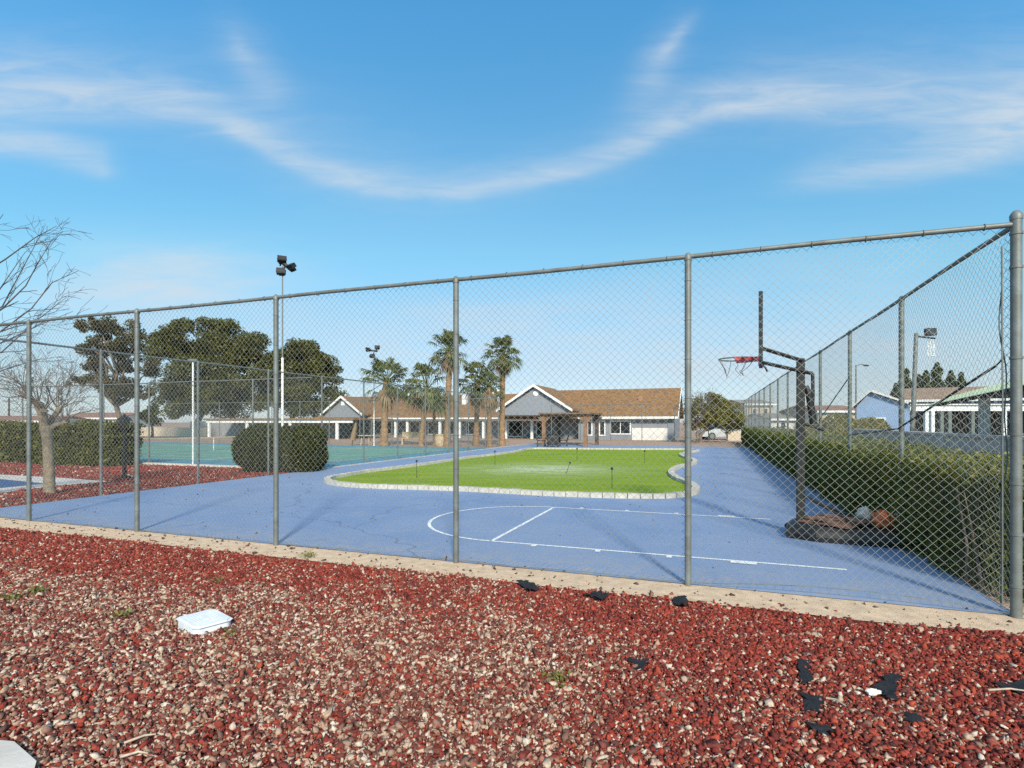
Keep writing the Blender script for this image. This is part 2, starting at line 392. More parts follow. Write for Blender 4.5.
def court_mat():
    m = bpy.data.materials.new('blue_court_coating'); m.use_nodes = True; t = m.node_tree; n = NG(t); b = t.nodes['Principled BSDF']
    tcn = n.node('ShaderNodeTexCoord'); v = tcn.outputs['Object']
    f1 = n.noise(v, .5, 6, .62, .4); f2 = n.noise(v, 60, 3, .6); f3 = n.noise(v, 3.0, 6, .7)
    c = n.ramp(f1, [(.32, (.165, .255, .43)), (.66, (.225, .305, .46))])
    c = n.mix(n.mapr(f3, .52, .75, 0, .42), c, (.33, .37, .45, 1))          # worn, dusty coating
    c = n.mix(n.mapr(f2, .55, .75, 0, .3), c, (.08, .14, .30, 1))
    f4 = n.noise(v, 1.1, 7, .72, 1.5); c = n.mix(n.mapr(f4, .60, .68, 0, .28), c, (.11, .16, .28, 1))      # water stains
    f5 = n.noise(v, .22, 3, .5); c = n.mix(n.mapr(f5, .45, .65, 0, .35), c, (.28, .335, .445, 1))
    sxc = n.node('ShaderNodeSeparateXYZ'); n.link(v, sxc.inputs[0])
    dv0 = n.m('ADD', n.m('MULTIPLY', n.m('SUBTRACT', sxc.outputs[0], C0[0]), VX), n.m('MULTIPLY', n.m('SUBTRACT', sxc.outputs[1], C0[1]), VY))
    dirt = n.m('MULTIPLY', n.mapr(dv0, .05, 1.1, 1, 0, True), n.mapr(n.noise(v, 4.5, 6, .75), .42, .68, 0, .6))
    c = n.mix(dirt, c, (.40, .36, .31, 1))                                   # blown sand by the fence
    # cracks
    mpn = n.node('ShaderNodeMapping'); n.link(v, mpn.inputs[0]); mpn.inputs['Scale'].default_value = (.16, .16, .16)
    dv = n.node('ShaderNodeVectorMath', operation='ADD'); nn = n.node('ShaderNodeTexNoise'); nn.inputs['Scale'].default_value = 1.3; n.link(v, nn.inputs['Vector'])
    n.link(mpn.outputs[0], dv.inputs[0]); sc = n.node('ShaderNodeVectorMath', operation='SCALE'); sc.inputs['Scale'].default_value = .12; n.link(nn.outputs['Color'], sc.inputs[0]); n.link(sc.outputs[0], dv.inputs[1])
    vo = n.node('ShaderNodeTexVoronoi', feature='DISTANCE_TO_EDGE'); n.link(dv.outputs[0], vo.inputs['Vector']); vo.inputs['Scale'].default_value = 1
    c = n.mix(n.mapr(vo.outputs['Distance'], 0.0008, .0030, .55, 0), c, (.09, .13, .22, 1))
    n.link(c, b.inputs['Base Color']); b.inputs['Roughness'].default_value = .72; b.inputs['Specular IOR Level'].default_value = .35
    bp = n.node('ShaderNodeBump'); bp.inputs['Strength'].default_value = .35; bp.inputs['Distance'].default_value = .01
    n.link(n.noise(v, 120, 3, .6), bp.inputs['Height']); n.link(bp.outputs[0], b.inputs['Normal'])
    return m


M['court'] = court_mat()
M['tealout'] = mat('teal_court_coating', (.085, .27, .34), .75, var=.08, scale=.8)
M['greencourt'] = mat('green_court_coating', (.14, .31, .24), .75, var=.1, scale=.7)
M['line'] = mat('white_line_paint', (.78, .80, .80), .7, var=.08, scale=8, detail=8)
M['kerb'] = mat('pale_concrete_block', (.50, .47, .41), .9, var=.1, scale=5, bump=.2)
M['concrete'] = mat('pale_concrete', (.56, .52, .47), .9, var=.1, scale=3, bump=.15)
M['poolblue'] = mat('dark_blue_coating', (.045, .085, .20), .6, var=.1)


def turf_mat():
    m = bpy.data.materials.new('lime_turf'); m.use_nodes = True; t = m.node_tree; n = NG(t); b = t.nodes['Principled BSDF']
    tcn = n.node('ShaderNodeTexCoord'); v = tcn.outputs['Object']
    mpn = n.node('ShaderNodeMapping'); n.link(v, mpn.inputs[0]); mpn.inputs['Rotation'].default_value = (0, 0, R(20)); mpn.inputs['Scale'].default_value = (.35, 1.4, 1)
    f = n.noise(mpn.outputs[0], 1.1, 6, .65); f2 = n.noise(v, 45, 3, .7)
    c = n.ramp(f, [(.3, (.165, .265, .012)), (.55, (.235, .335, .016)), (.75, (.31, .375, .045))])
    c = n.mix(n.mapr(f2, .45, .7, 0, .4), c, (.08, .16, .01, 1))
    # pale patch in the middle
    sxn = n.node('ShaderNodeSeparateXYZ'); n.link(v, sxn.inputs[0])
    dx = n.m('DIVIDE', n.m('SUBTRACT', sxn.outputs[0], .9), 2.3); dy = n.m('DIVIDE', n.m('SUBTRACT', sxn.outputs[1], 17.4), 1.9)
    e = n.m('EXPONENT', n.m('MULTIPLY', n.m('ADD', n.m('MULTIPLY', dx, dx), n.m('MULTIPLY', dy, dy)), -1.0))
    c = n.mix(n.m('MULTIPLY', e, n.mapr(n.noise(mpn.outputs[0], 2.5, 5, .7), .36, .60, 0, .9)), c, (.55, .60, .42, 1))
    n.link(c, b.inputs['Base Color']); b.inputs['Roughness'].default_value = .9; b.inputs['Specular IOR Level'].default_value = .15
    bp = n.node('ShaderNodeBump'); bp.inputs['Strength'].default_value = .7; bp.inputs['Distance'].default_value = .02
    n.link(n.noise(v, 90, 3, .7), bp.inputs['Height']); n.link(bp.outputs[0], b.inputs['Normal'])
    return m


M['turf'] = turf_mat()


def stone_mat():
    m = bpy.data.materials.new('lava_gravel_stone'); m.use_nodes = True; t = m.node_tree; n = NG(t); b = t.nodes['Principled BSDF']
    geo = n.node('ShaderNodeNewGeometry'); tcn = n.node('ShaderNodeTexCoord'); v = tcn.outputs['Object']
    r = geo.outputs['Random Per Island']
    red = n.ramp(r, [(0, (.085, .021, .018)), (.2, (.18, .027, .020)), (.45, (.30, .042, .026)), (.65, (.39, .072, .038)), (.8, (.17, .036, .030)), (.90, (.30, .10, .065)), (.955, (.48, .32, .23)), (1, (.62, .52, .42))])
    r2 = n.m('FRACT', n.m('MULTIPLY', r, 37.31))
    mixd = n.ramp(r2, [(0, (.085, .035, .03)), (.20, (.24, .045, .03)), (.36, (.14, .075, .055)), (.52, (.30, .165, .115)), (.68, (.42, .29, .20)), (.84, (.55, .42, .31)), (.95, (.66, .57, .46)), (1, (.30, .06, .035))])
    f = n.noise(v, .75, 6, .70, .5)
    sxn = n.node('ShaderNodeSeparateXYZ'); n.link(v, sxn.inputs[0])
    # the newer red stone lies near the strip and to the right; the older mix shows through on the left and in front
    dist = n.m('SUBTRACT', n.m('MULTIPLY', n.m('SUBTRACT', sxn.outputs[0], C0[0]), -VX), n.m('MULTIPLY', n.m('SUBTRACT', sxn.outputs[1], C0[1]), VY))   # metres out from the fence
    leftw = n.mapr(sxn.outputs[0], -1.0, -4.5, 0, .16, True); near = n.m('ADD', n.mapr(dist, .9, 2.1, .20, 0, True), n.m('MULTIPLY', leftw, n.mapr(dist, 1.2, 2.3, 1, -.6, True))); rightw = n.mapr(sxn.outputs[0], -.2, 1.6, 0, .24, True)
    w = n.mapr(n.m('SUBTRACT', n.m('SUBTRACT', f, near), n.m('MULTIPLY', rightw, .8)), .20, .56, .04, .80, True)
    pick = n.m('LESS_THAN', n.m('FRACT', n.m('MULTIPLY', r, 91.7)), w)
    c = n.mix(pick, red, mixd)
    c = n.mix(n.mapr(n.noise(v, 90, 3, .6), .4, .7, 0, .45), c, (.05, .03, .03, 1))
    n.link(c, b.inputs['Base Color']); b.inputs['Roughness'].default_value = .9; b.inputs['Specular IOR Level'].default_value = .2
    return m


M['stone'] = stone_mat()

# ------------------------------------------------------------------ the ground
def sheet(name, pts, z, m):
    return struct(MB().poly([(p[0], p[1], z) for p in pts]).build(name, m))


sheet('ground', [(-900, -900), (900, -900), (900, 1500), (-900, 1500)], 0, M['ground'])
sheet('asphalt_road', [P(-4.5, -20), P(-4.5, 90), P(-30, 90), P(-30, -20)], .004, M['asphalt'])
sheet('red_gravel_bed', [P(-1.2, -.42), P(60, -.42), P(60, -40), P(-1.2, -40)], .004, M['redsheet'])
sheet('side_gravel_bed', [P(13.95, -.05), P(13.95, 8.6), P(60, 8.6), P(60, -.05)], .004, M['redsheet'])
# sand strip with a wandering lower edge
us = np.linspace(-1.2, 60, 200)
low = [P(u, -.47 + .05 * mnoise.noise(Vector((u * 1.3, 0, 0))) + .025 * mnoise.noise(Vector((u * 5, 3, 0)))) for u in us]
top = [P(u, .06) for u in us]
mb = MB()
for i in range(len(us) - 1): mb.poly([(*low[i][:2], .018), (*top[i][:2], .018), (*top[i + 1][:2], .018), (*low[i + 1][:2], .018)])
struct(mb.build('sand_strip', M['sand']))
sheet('blue_court', [P(-.02, .02), P(-.02, 30.2), P(13.9, 30.2), P(13.9, .02)], .024, M['court'])
sheet('court_apron', [P(13.95, 8.8), P(13.95, 24.3), P(41.5, 24.3), P(41.5, 8.8)], .008, M['tealout'])
sheet('tennis_court_surface', [P(15.6, 11.0), P(15.6, 22.0), P(39.4, 22.0), P(39.4, 11.0)], .012, M['greencourt'])
mb = MB(P)
def tl(u0, u1, v0, v1, z=.016): mb.poly([(u0, v0, z), (u1, v0, z), (u1, v1, z), (u0, v1, z)])
for vv in (11.0, 12.37, 20.6, 21.95): tl(15.6, 39.4, vv, vv + .06)
for uu in (15.6, 21.1, 33.9, 39.34): tl(uu, uu + .06, 11.06, 21.95, .0195)
tl(21.16, 33.9, 16.45, 16.51)
struct(mb.build('tennis_court_lines', M['line']))
# low kerb between the court and the gravel
struct(MB(P).box(13.905, 13.99, 8.62, 30, 0, .05).build('court_edge_kerb', M['concrete']))
struct(MB(P).box(14.0, 60, 8.62, 8.76, 0, .07).build('tennis_edge_kerb', M['concrete']))
sheet('concrete_path', [G(-140, 474), G(-5, 474.5), G(60, 478), G(112, 482), G(60, 486), G(-5, 494), G(-140, 506)], .010, M['concrete'])
sheet('blue_shuffle_court', [G(-120, 480), G(0, 479.5), G(46, 484), G(0, 488.5), G(-120, 496)], .014, M['poolblue'])

# basketball lines
mb = MB(P); zl = .028
def bl(u0, v0, u1, v1, w=.05, z=zl):
    d = Vector((u1 - u0, v1 - v0)).normalized(); nx, ny = -d.y * w / 2, d.x * w / 2
    mb.poly([(u0 + nx, v0 + ny, z), (u0 - nx, v0 - ny, z), (u1 - nx, v1 - ny, z), (u1 + nx, v1 + ny, z)])
VA, VB, UF, UB = 1.08, 3.98, 4.81, .92
bl(UB, VA, UF, VA); bl(1.35, VB, UF, VB); bl(UF, VA + .025, UF, VB - .025)
for i in range(40):
    t0, t1 = -math.pi / 2 + math.pi * i / 40, -math.pi / 2 + math.pi * (i + 1) / 40
    c, r0, r1 = (VA + VB) / 2, (VB - VA) / 2 - .025, (VB - VA) / 2 + .025
    mb.poly([(UF + .026 + r0 * math.cos(t0), c + r0 * math.sin(t0), zl), (UF + .026 + r1 * math.cos(t0), c + r1 * math.sin(t0), zl), (UF + .026 + r1 * math.cos(t1), c + r1 * math.sin(t1), zl), (UF + .026 + r0 * math.cos(t1), c + r0 * math.sin(t1), zl)])
for u0, w in ((1.76, .26), (2.62, .06), (3.42, .06), (4.20, .06)):
    mb.poly([(u0, VA - .12, zl + .003), (u0 + w, VA - .12, zl + .003), (u0 + w, VA - .02, zl + .003), (u0, VA - .02, zl + .003)])
    mb.poly([(u0 + .1, VB + .02, zl + .003), (u0 + w + .1, VB + .02, zl + .003), (u0 + w + .1, VB + .11, zl + .003), (u0 + .1, VB + .11, zl + .003)])
struct(mb.build('basketball_court_lines', M['line']))

# putting green with a block kerb
gp = [(327, 483), (335, 486), (360, 488.5), (400, 490), (450, 491.5), (500, 494), (550, 496.8), (600, 498.6), (640, 499.4), (670, 499), (690, 496.5), (696, 492), (691, 487), (677, 481), (671, 475), (677, 469.5), (689, 466.3), (695, 464), (692, 461), (684, 458.5), (681, 456), (687, 453.8), (698, 451.8),
      (680, 450.6), (640, 450.4), (590, 450.2), (550, 449.8), (530, 450), (515, 453), (497, 455.8), (470, 459), (430, 465.3), (400, 469.5), (365, 474), (345, 477.8), (332, 480.3)]
gpt = [Vector(G(*p)[:2]) for p in gp]
def catmull(pts, n=6):
    out = []; k = len(pts)
    for i in range(k):
        a, b, c, d = pts[i - 1], pts[i], pts[(i + 1) % k], pts[(i + 2) % k]
        for j in range(n):
            t = j / n; out.append(.5 * ((2 * b) + (c - a) * t + (2 * a - 5 * b + 4 * c - d) * t * t + (3 * b - a - 3 * c + d) * t ** 3))
    return out
ring = catmull(gpt)
sheet('putting_green_lawn', [(p.x, p.y) for p in ring], .040, M['turf'])
# resample for blocks
L = [0]
for i in range(len(ring)): L.append(L[-1] + (ring[(i + 1) % len(ring)] - ring[i]).length)
def at_len(s):
    s %= L[-1]
    for i in range(len(ring)):
        if L[i + 1] >= s:
            t = (s - L[i]) / max(1e-6, L[i + 1] - L[i]); return ring[i].lerp(ring[(i + 1) % len(ring)], t)
    return ring[0]
nb = int(L[-1] / .24); st = L[-1] / nb; mb = MB()
for i in range(nb):
    a, b = at_len(i * st + .006), at_len((i + 1) * st - .006); d = (b - a).normalized(); nn = Vector((-d.y, d.x)) * .08
    h = .12 + random.uniform(-.006, .006)
    q = [a + nn, a - nn, b - nn, b + nn]; n0 = len(mb.v)
    mb.v += [(p.x, p.y, .0) for p in q] + [(p.x, p.y, h) for p in q]
    mb.f += [tuple(n0 + x for x in f) for f in ((4, 5, 6, 7), (0, 1, 5, 4), (1, 2, 6, 5), (2, 3, 7, 6), (3, 0, 4, 7))]
struct(mb.build('putting_green_kerb', M['kerb']))

# ------------------------------------------------------------------ gravel stones in front (nobody could count them)
def rocks(name, pts, sizes, m, seed, flat=.62, squash=True):
    rng = np.random.default_rng(seed)
    t = (1 + 5 ** .5) / 2
    base = np.array([(-1, t, 0), (1, t, 0), (-1, -t, 0), (1, -t, 0), (0, -1, t), (0, 1, t), (0, -1, -t), (0, 1, -t), (t, 0, -1), (t, 0, 1), (-t, 0, -1), (-t, 0, 1)], dtype=np.float32) / 1.9
    fc = np.array([(0, 11, 5), (0, 5, 1), (0, 1, 7), (0, 7, 10), (0, 10, 11), (1, 5, 9), (5, 11, 4), (11, 10, 2), (10, 7, 6), (7, 1, 8), (3, 9, 4), (3, 4, 2), (3, 2, 6), (3, 6, 8), (3, 8, 9), (4, 9, 5), (2, 4, 11), (6, 2, 10), (8, 6, 7), (9, 8, 1)])
    n = len(pts); v = np.repeat(base[None], n, 0) * (1 + rng.uniform(-.50, .45, (n, 12, 1)))
    v = v + rng.normal(0, .20, (n, 12, 3))
    v *= np.stack([rng.uniform(.8, 1.6, n), rng.uniform(.55, 1.0, n), rng.uniform(.4, .85, n)], 1)[:, None, :]
    q = rng.normal(0, 1, (n, 4)); q[:, 1:3] *= .45; q /= np.linalg.norm(q, axis=1, keepdims=True)
    w, x, y, z = q.T
    Rm = np.stack([np.stack([1 - 2 * (y * y + z * z), 2 * (x * y - z * w), 2 * (x * z + y * w)], 1), np.stack([2 * (x * y + z * w), 1 - 2 * (x * x + z * z), 2 * (y * z - x * w)], 1), np.stack([2 * (x * z - y * w), 2 * (y * z + x * w), 1 - 2 * (x * x + y * y)], 1)], 1)
    v = np.einsum('nij,nkj->nki', Rm, v) * sizes[:, None, None]
    v += pts[:, None, :]
    F_ = (fc[None] + (np.arange(n) * 12)[:, None, None]).reshape(-1, 3)
    return npmesh(name, v.reshape(-1, 3), F_, m)


rng = np.random.default_rng(3)
SCR = []           # landscape fabric scraps: (px,py, outline) filled below; stones keep off them
scrap_defs = [
    (527, 590, [(-14, -4), (-5, -5), (2, -3), (12, -1), (13, 4), (7, 6), (0, 4), (-6, 0)], 'small black fabric scrap on the sand edge below the court arc'),
    (596, 600, [(-16, -2), (-4, -3), (6, -4), (10, 0), (16, 2), (8, 5), (0, 4), (-8, 1)], 'thin black fabric scrap at the gravel edge between the two other edge scraps'),
    (682, 606, [(-11, -2), (-4, -5), (0, -6), (5, -2), (10, 3), (6, 6), (-3, 5), (-8, 4)], 'torn black fabric scrap at the foot of the fence post nearest the corner'),
    (636, 667, [(-18, -7), (-8, -4), (4, -5), (15, -2), (10, 4), (5, 11), (0, 7), (-4, 1)], 'torn black fabric scrap alone in the middle of the gravel'),
    (804, 677, [(-6, -13), (4, -14), (6, -4), (6, 11), (-1, 14), (-4, 4)], 'narrow upright strip of black fabric in the gravel'),
    (811, 707, [(-11, -10), (0, -8), (10, -9), (13, 2), (10, 12), (-2, 11), (-9, 8)], 'squarish black fabric patch just below the narrow strip'),
    (820, 735, [(-12, -6), (-2, -3), (10, -4), (16, 1), (6, 6), (-4, 5)], 'lowest flat black fabric scrap in the gravel'),
    (890, 690, [(-16, 2), (-6, -6), (2, -14), (14, -12), (8, -4), (6, 6), (10, 18), (-4, 16), (-10, 10)], 'ragged black fabric patch beside a white stone'),
    (913, 724, [(-10, -6), (4, -4), (11, -1), (6, 5), (-4, 4)], 'small black fabric scrap below the ragged patch'),
    (1016, 692, [(-26, -6), (-8, -5), (14, -8), (18, 6), (4, 10), (-8, 2)], 'black fabric scrap at the right edge under a dry stick'),
]
scr_xy = []
for px, py, out, lab in scrap_defs:
    poly = [Vector(G(px + a * .82, py + b * .82)[:2]) for a, b in out]; scr_xy.append(poly)
def in_poly(x, y, poly):
    c = np.zeros(len(x), bool); j = len(poly) - 1
    for i in range(len(poly)):
        xi, yi, xj, yj = poly[i].x, poly[i].y, poly[j].x, poly[j].y
        c ^= ((yi > y) != (yj > y)) & (x < (xj - xi) * (y - yi) / (yj - yi + 1e-12) + xi); j = i
    return c
# sample the gravel bed
N0 = 1300000
X = rng.uniform(-13, 7.5, N0); Y = rng.uniform(.9, 10.5, N0)
dens_keep = 7200 / (N0 / (20.5 * 9.6)); 
u_ = (X - C0[0]) * UX + (Y - C0[1]) * UY; v_ = (X - C0[0]) * VX + (Y - C0[1]) * VY
edge = np.array([-.47 + .05 * mnoise.noise(Vector((float(u) * 1.3, 0, 0))) + .025 * mnoise.noise(Vector((float(u) * 5, 3, 0))) for u in u_])
soft = np.where(rng.random(N0) < .06, np.abs(rng.normal(0, .13, N0)), rng.normal(0, .035, N0))
ok = (v_ < np.minimum(edge - .015 + soft, -.03)) & (np.abs(X) < .94 * Y + 1.3) & (rng.random(N0) < np.minimum(1, dens_keep))
LIDC = G(205, 625)
for poly in scr_xy: ok &= ~(in_poly(X, Y, poly) & (rng.random(N0) < .86))
ok &= ~((np.abs(X - LIDC[0]) < .16) & (np.abs(Y - LIDC[1]) < .14))
X, Y = X[ok], Y[ok]; n = len(X)
sz = np.clip(rng.lognormal(math.log(.0090), .40, n), .0035, .024)
hgt = .006 + .010 * rng.random(n) + .006 * np.sin(X * 2.1) * np.cos(Y * 1.7)
# gentle swells in the bed
gs = rocks('gravel_stones', np.stack([X, Y, hgt + .3 * sz], 1), sz, M['stone'], 5)
tag(gs, 'loose red and tan crushed stones covering the foreground bed', 'gravel', kind='stuff')
# far gravel by the bare tree
N1 = 30000; uu = rng.uniform(14.05, 30, N1); vv = rng.uniform(.1, 8.5, N1)
pp = np.stack([C0[0] + UX * uu + VX * vv, C0[1] + UY * uu + VY * vv, np.full(N1, .012)], 1)
path_poly = [Vector(G(*p)[:2]) for p in ((-140, 474), (-5, 474.5), (60, 478), (112, 482), (60, 486), (-5, 494), (-140, 506))]
pp = pp[~in_poly(pp[:, 0], pp[:, 1], path_poly)]
s1 = np.clip(rng.lognormal(math.log(.024), .3, len(pp)), .01, .06)
tag(rocks('gravel_stones', pp, s1, M['stone'], 6), 'red crushed stones around the bare tree', 'gravel', kind='stuff')
# dark leaf litter and pebbles on the sand strip and court
N2 = 420; uu = rng.uniform(-.5, 14, N2); vv = np.where(rng.random(N2) < .6, rng.normal(-.12, .15, N2), rng.uniform(.0, 9, N2)); vv = np.clip(vv, -.42, 9)
pp = np.stack([C0[0] + UX * uu + VX * vv, C0[1] + UY * uu + VY * vv, np.where(vv > 0, .028, .022)], 1)
M['litter'] = mat('dry_leaf_litter', (.10, .06, .045), .9, var=.4, scale=30)
tag(rocks('leaf_litter', pp, np.clip(rng.lognormal(math.log(.010), .4, N2), .004, .026), M['litter'], 8), 'dry leaf bits and pebbles scattered along the sand strip', 'leaf litter', kind='stuff')

# ------------------------------------------------------------------ chain link fences
PITCH = .0735


def wire_net(fr, Ln, z0, z1, r, step, wob=None, pitch=PITCH, sides=3, z0f=None, s0=0.0):
    """diagonal wires both ways over a panel Ln long; fr maps (s, offset, z) to the world"""
    mbn = MB(); H = z1 - z0
    k0, k1 = int(-H / pitch) - 1, int(Ln / pitch) + 2
    for sgn in (1, -1):
        for k in range(k0, k1):
            sa = k * pitch + (.005 * math.sin(k * 12.9898 + sgn) if wob else 0)
            pts = []; prev = None
            nst = max(2, int(H / step) + 1)
            # parameter range clipped to the panel
            t0, t1 = max(0.0, -sa), min(H, Ln - sa)
            if t1 - t0 < .02: continue
            for i in range(nst):
                t = t0 + (t1 - t0) * i / (nst - 1); s = sa + t; z = z0 + t if sgn > 0 else z1 - t
                o = .0013 * sgn + (wob(s, z) if wob else 0)
                if z0f:
                    h = z - z0f(s); q = (s, z, h); cross = None
                    if prev and (prev[2] < 0) != (h < 0):
                        w = prev[2] / (prev[2] - h); cross = fr(prev[0] + (s - prev[0]) * w, o, prev[1] + (z - prev[1]) * w)
                    prev = q
                    if cross: pts.append(cross)
                    if h < 0: continue
                pts.append(fr(s, o, z))
            if len(pts) > 1: mbn.tube(pts, r, sides, cap=False)
    return mbn


def fence(name, label, a, b, H, posts, rail_r=.021, post_r=.03, net_r=.0021, step=.6, wob=None, z0f=None, mwire='wire', mpost='galv', grp=None, end_posts=None, pitch=PITCH, wirebot=True):
    """a and b: (u,v) ends; posts: distances along it"""
    A = Vector(P(*a)); B = Vector(P(*b)); d = (B - A); Ln = d.length; d.normalize(); nrm = Vector((-d.y, d.x, 0))
    fr = lambda s, o, z: tuple(A + d * s + nrm * o + Vector((0, 0, z)))
    t = thing(name, tuple(A), label, 'fence', grp)
    for s in posts:
        r = (end_posts or {}).get(round(s, 2), post_r)
        top = H - .02 if r == post_r else H + .05
        p = MB().tube([fr(s, 0, -.3), fr(s, 0, top)], r, 12).build('post', M[mpost], t, smooth=True)
        MB().lathe(fr(s, 0, top - .015), [(r + .004, 0), (r + .006, .03), (r * .92, .05), (r * .55, .068), (.004, .074)], 12).build('cap', M[mpost], p, smooth=True)
    bm = MB()
    segs = max(2, int(Ln / 1.2))
    bm.tube([fr(Ln * i / segs, 0, H + .006 * math.sin(i * 1.7)) for i in range(segs + 1)], rail_r, 10)
    bm.build('top_rail', M[mpost], t, smooth=True)
    if wirebot:
        z0 = z0f or (lambda s: .03)
        MB().tube([fr(Ln * i / 60, -.004, z0(Ln * i / 60) + .006) for i in range(61)], .0035, 5).build('tension_wire', M['galvold'], t)
    wire_net(lambda s, o, z: fr(s, o - post_r - .004, z), Ln, .025, H - .005, net_r, step, wob, pitch, 3, z0f).build('wire_mesh', M[mwire], t)
    return t, fr, Ln


def near_wob(s, z): return .034 * mnoise.noise(Vector((s * .8, z * .7, 1.3))) + .006 * mnoise.noise(Vector((s * 3, z * 3, 4)))
def near_z0(s):
    if s < 2.35: return .03 + .075 * math.sin(math.pi * min(1, s / 2.3)) ** .8 * (1 if s > 0 else 0)
    return .03 + .012 * abs(math.sin(s * 2.3))
HF = 3.05
front_posts = [0] + [float((Vector(P(u_at(px, 0), 0)) - Vector(P(0, 0))).length) for px in (688, 456, 276, 137, 29)]
front_posts += [front_posts[-1] + 2.42]
fA, ffr, fL = fence('chain_link_fence', 'tall galvanised chain-link fence along the sand strip, closest to the viewer', (0, 0), (front_posts[-1], 0), HF, front_posts, step=.22,
                    wob=near_wob, z0f=near_z0, end_posts={0.0: .037}, net_r=.0015)
# tension bands, dangling wire on the corner post, ties on the line posts
for z in (2.98, 2.72, 2.02, 1.43, 1.05, .66, .26):
    c = ffr(0, 0, z); MB().lathe((c[0], c[1], c[2] - .012), [(.0355, 0), (.0425, .002), (.0425, .022), (.0355, .024)], 14).build('tension_band', M['galv'], fA, smooth=True)
MB().tube([ffr(.075, -.035, 2.9), ffr(.07, -.035, 1.6), ffr(.072, -.035, .1)], .006, 6).build('tension_bar', M['galv'], fA)
bm = MB(); pts = []
for i in range(40):
    z = 2.72 - i * (2.66 / 39); pts.append(ffr(.06 + .020 * math.sin(z * 3.1) + .012 * math.sin(z * 9), -.05, z))
bm.tube(pts, .005, 6).build('loose_wire', M['galvold'], fA)
for s in front_posts[1:]:
    for k in range(8):
        z = .3 + k * .36; c = ffr(s, 0, z); MB().lathe((c[0], c[1], c[2]), [(.029, 0), (.0345, .003), (.029, .006)], 10).build('wire_tie', M['galvold'], fA)
for i in range(36):
    s = .2 + i * .4
    if s < fL: 
        q = [ffr(s, .026 * math.cos(t), HF + .026 * math.sin(t)) for t in [j * math.pi / 5 for j in range(11)]]; MB().tube(q, .0035, 4).build('wire_tie', M['galvold'], fA)

side_posts = [2.66 + 2.7 * i for i in range(14)]
def side_wob(s, z): return .015 * mnoise.noise(Vector((s * .8, z * .7, 5.3)))
fB, sfr, sL = fence('chain_link_fence', 'chain-link fence receding into the distance through the hedge on the right', (0, .06), (0, 38.1), HF, side_posts, step=.5, wob=side_wob, mpost='galvold', net_r=.00125, pitch=.082)
MB().tube([sfr(.06, .03, 2.03), sfr(.22, .03, 1.97)], .006, 6).tube([sfr(.2, .03, 1.98), sfr(2.7, .03, 1.44), sfr(5.4, .03, 1.30)], .011, 8).build('brace_rod', M['darkmetal'], fB)
MB().tube([sfr(5.38, .03, 2.25), sfr(8.05, .03, 1.55)], .010, 8).build('brace_rod', M['galvold'], fB)

lp = [0] + [2.25 * i for i in range(1, 11)]
fence('chain_link_fence', 'chain-link fence on the left side of the blue court, in front of the bare tree', (13.95, .08), (13.95, 24.4), 2.98, lp, rail_r=.02, post_r=.028, step=1.0, mpost='galv', mwire='wirefar', net_r=.0013, pitch=.08, wirebot=False)
tp = [2.4 * i for i in range(1, 11)]
fence('chain_link_fence', 'near chain-link fence of the green tennis court, behind the red gravel', (14.0, 8.69), (41, 8.69), 2.92, tp, rail_r=.02, post_r=.028, step=1.2, mpost='galv', mwire='wirefar', net_r=.0013, pitch=.09, wirebot=False)
fence('chain_link_fence', 'far chain-link fence of the tennis court, in front of the white patio cover', (13.95, 24.5), (41, 24.5), 2.9, [2.4 * i for i in range(0, 11)], rail_r=.02, post_r=.028, step=1.5, mpost='galv', mwire='wirefar', net_r=.0013, pitch=.11, wirebot=False)
fence('chain_link_fence', 'distant chain-link fence across the far end, in front of the clubhouse', (0, 38.2), (14.7, 38.2), 2.92, [2.44 * i for i in range(0, 7)], rail_r=.02, post_r=.03, step=1.5, mpost='galv', mwire='wirefar', net_r=.0013, pitch=.12, wirebot=False)

# ------------------------------------------------------------------ foliage helpers
def leaves(name, pts, size, m, parent=None, aspect=.5, upb=0.0, seed=1, extra=None):
    rg = np.random.default_rng(seed); n = len(pts); pts = np.asarray(pts, dtype=np.float32)
    nr = rg.normal(0, 1, (n, 3)); nr[:, 2] += upb; nr /= np.linalg.norm(nr, axis=1, keepdims=True)
    t = rg.normal(0, 1, (n, 3)); t -= nr * (t * nr).sum(1, keepdims=True); t /= np.linalg.norm(t, axis=1, keepdims=True)
    b = np.cross(nr, t); s = (np.asarray(size) * rg.uniform(.6, 1.35, n))[:, None]
    tip = pts + t * s; tail = pts - t * s; l = pts + b * s * aspect - t * s * .15; r = pts - b * s * aspect - t * s * .15
    v = np.stack([tail, l, tip, r], 1).reshape(-1, 3); f = np.arange(n * 4).reshape(-1, 4)
    if extra is not None:
        f2 = np.asarray([q if len(q) == 4 else (q[0], q[1], q[2], q[2]) for q in extra.f], dtype=np.int32) + len(v)
        v = np.concatenate([v, np.asarray(extra.v, dtype=np.float32)]); f = np.concatenate([f, f2])
    return npmesh(name, v, f, m, parent)


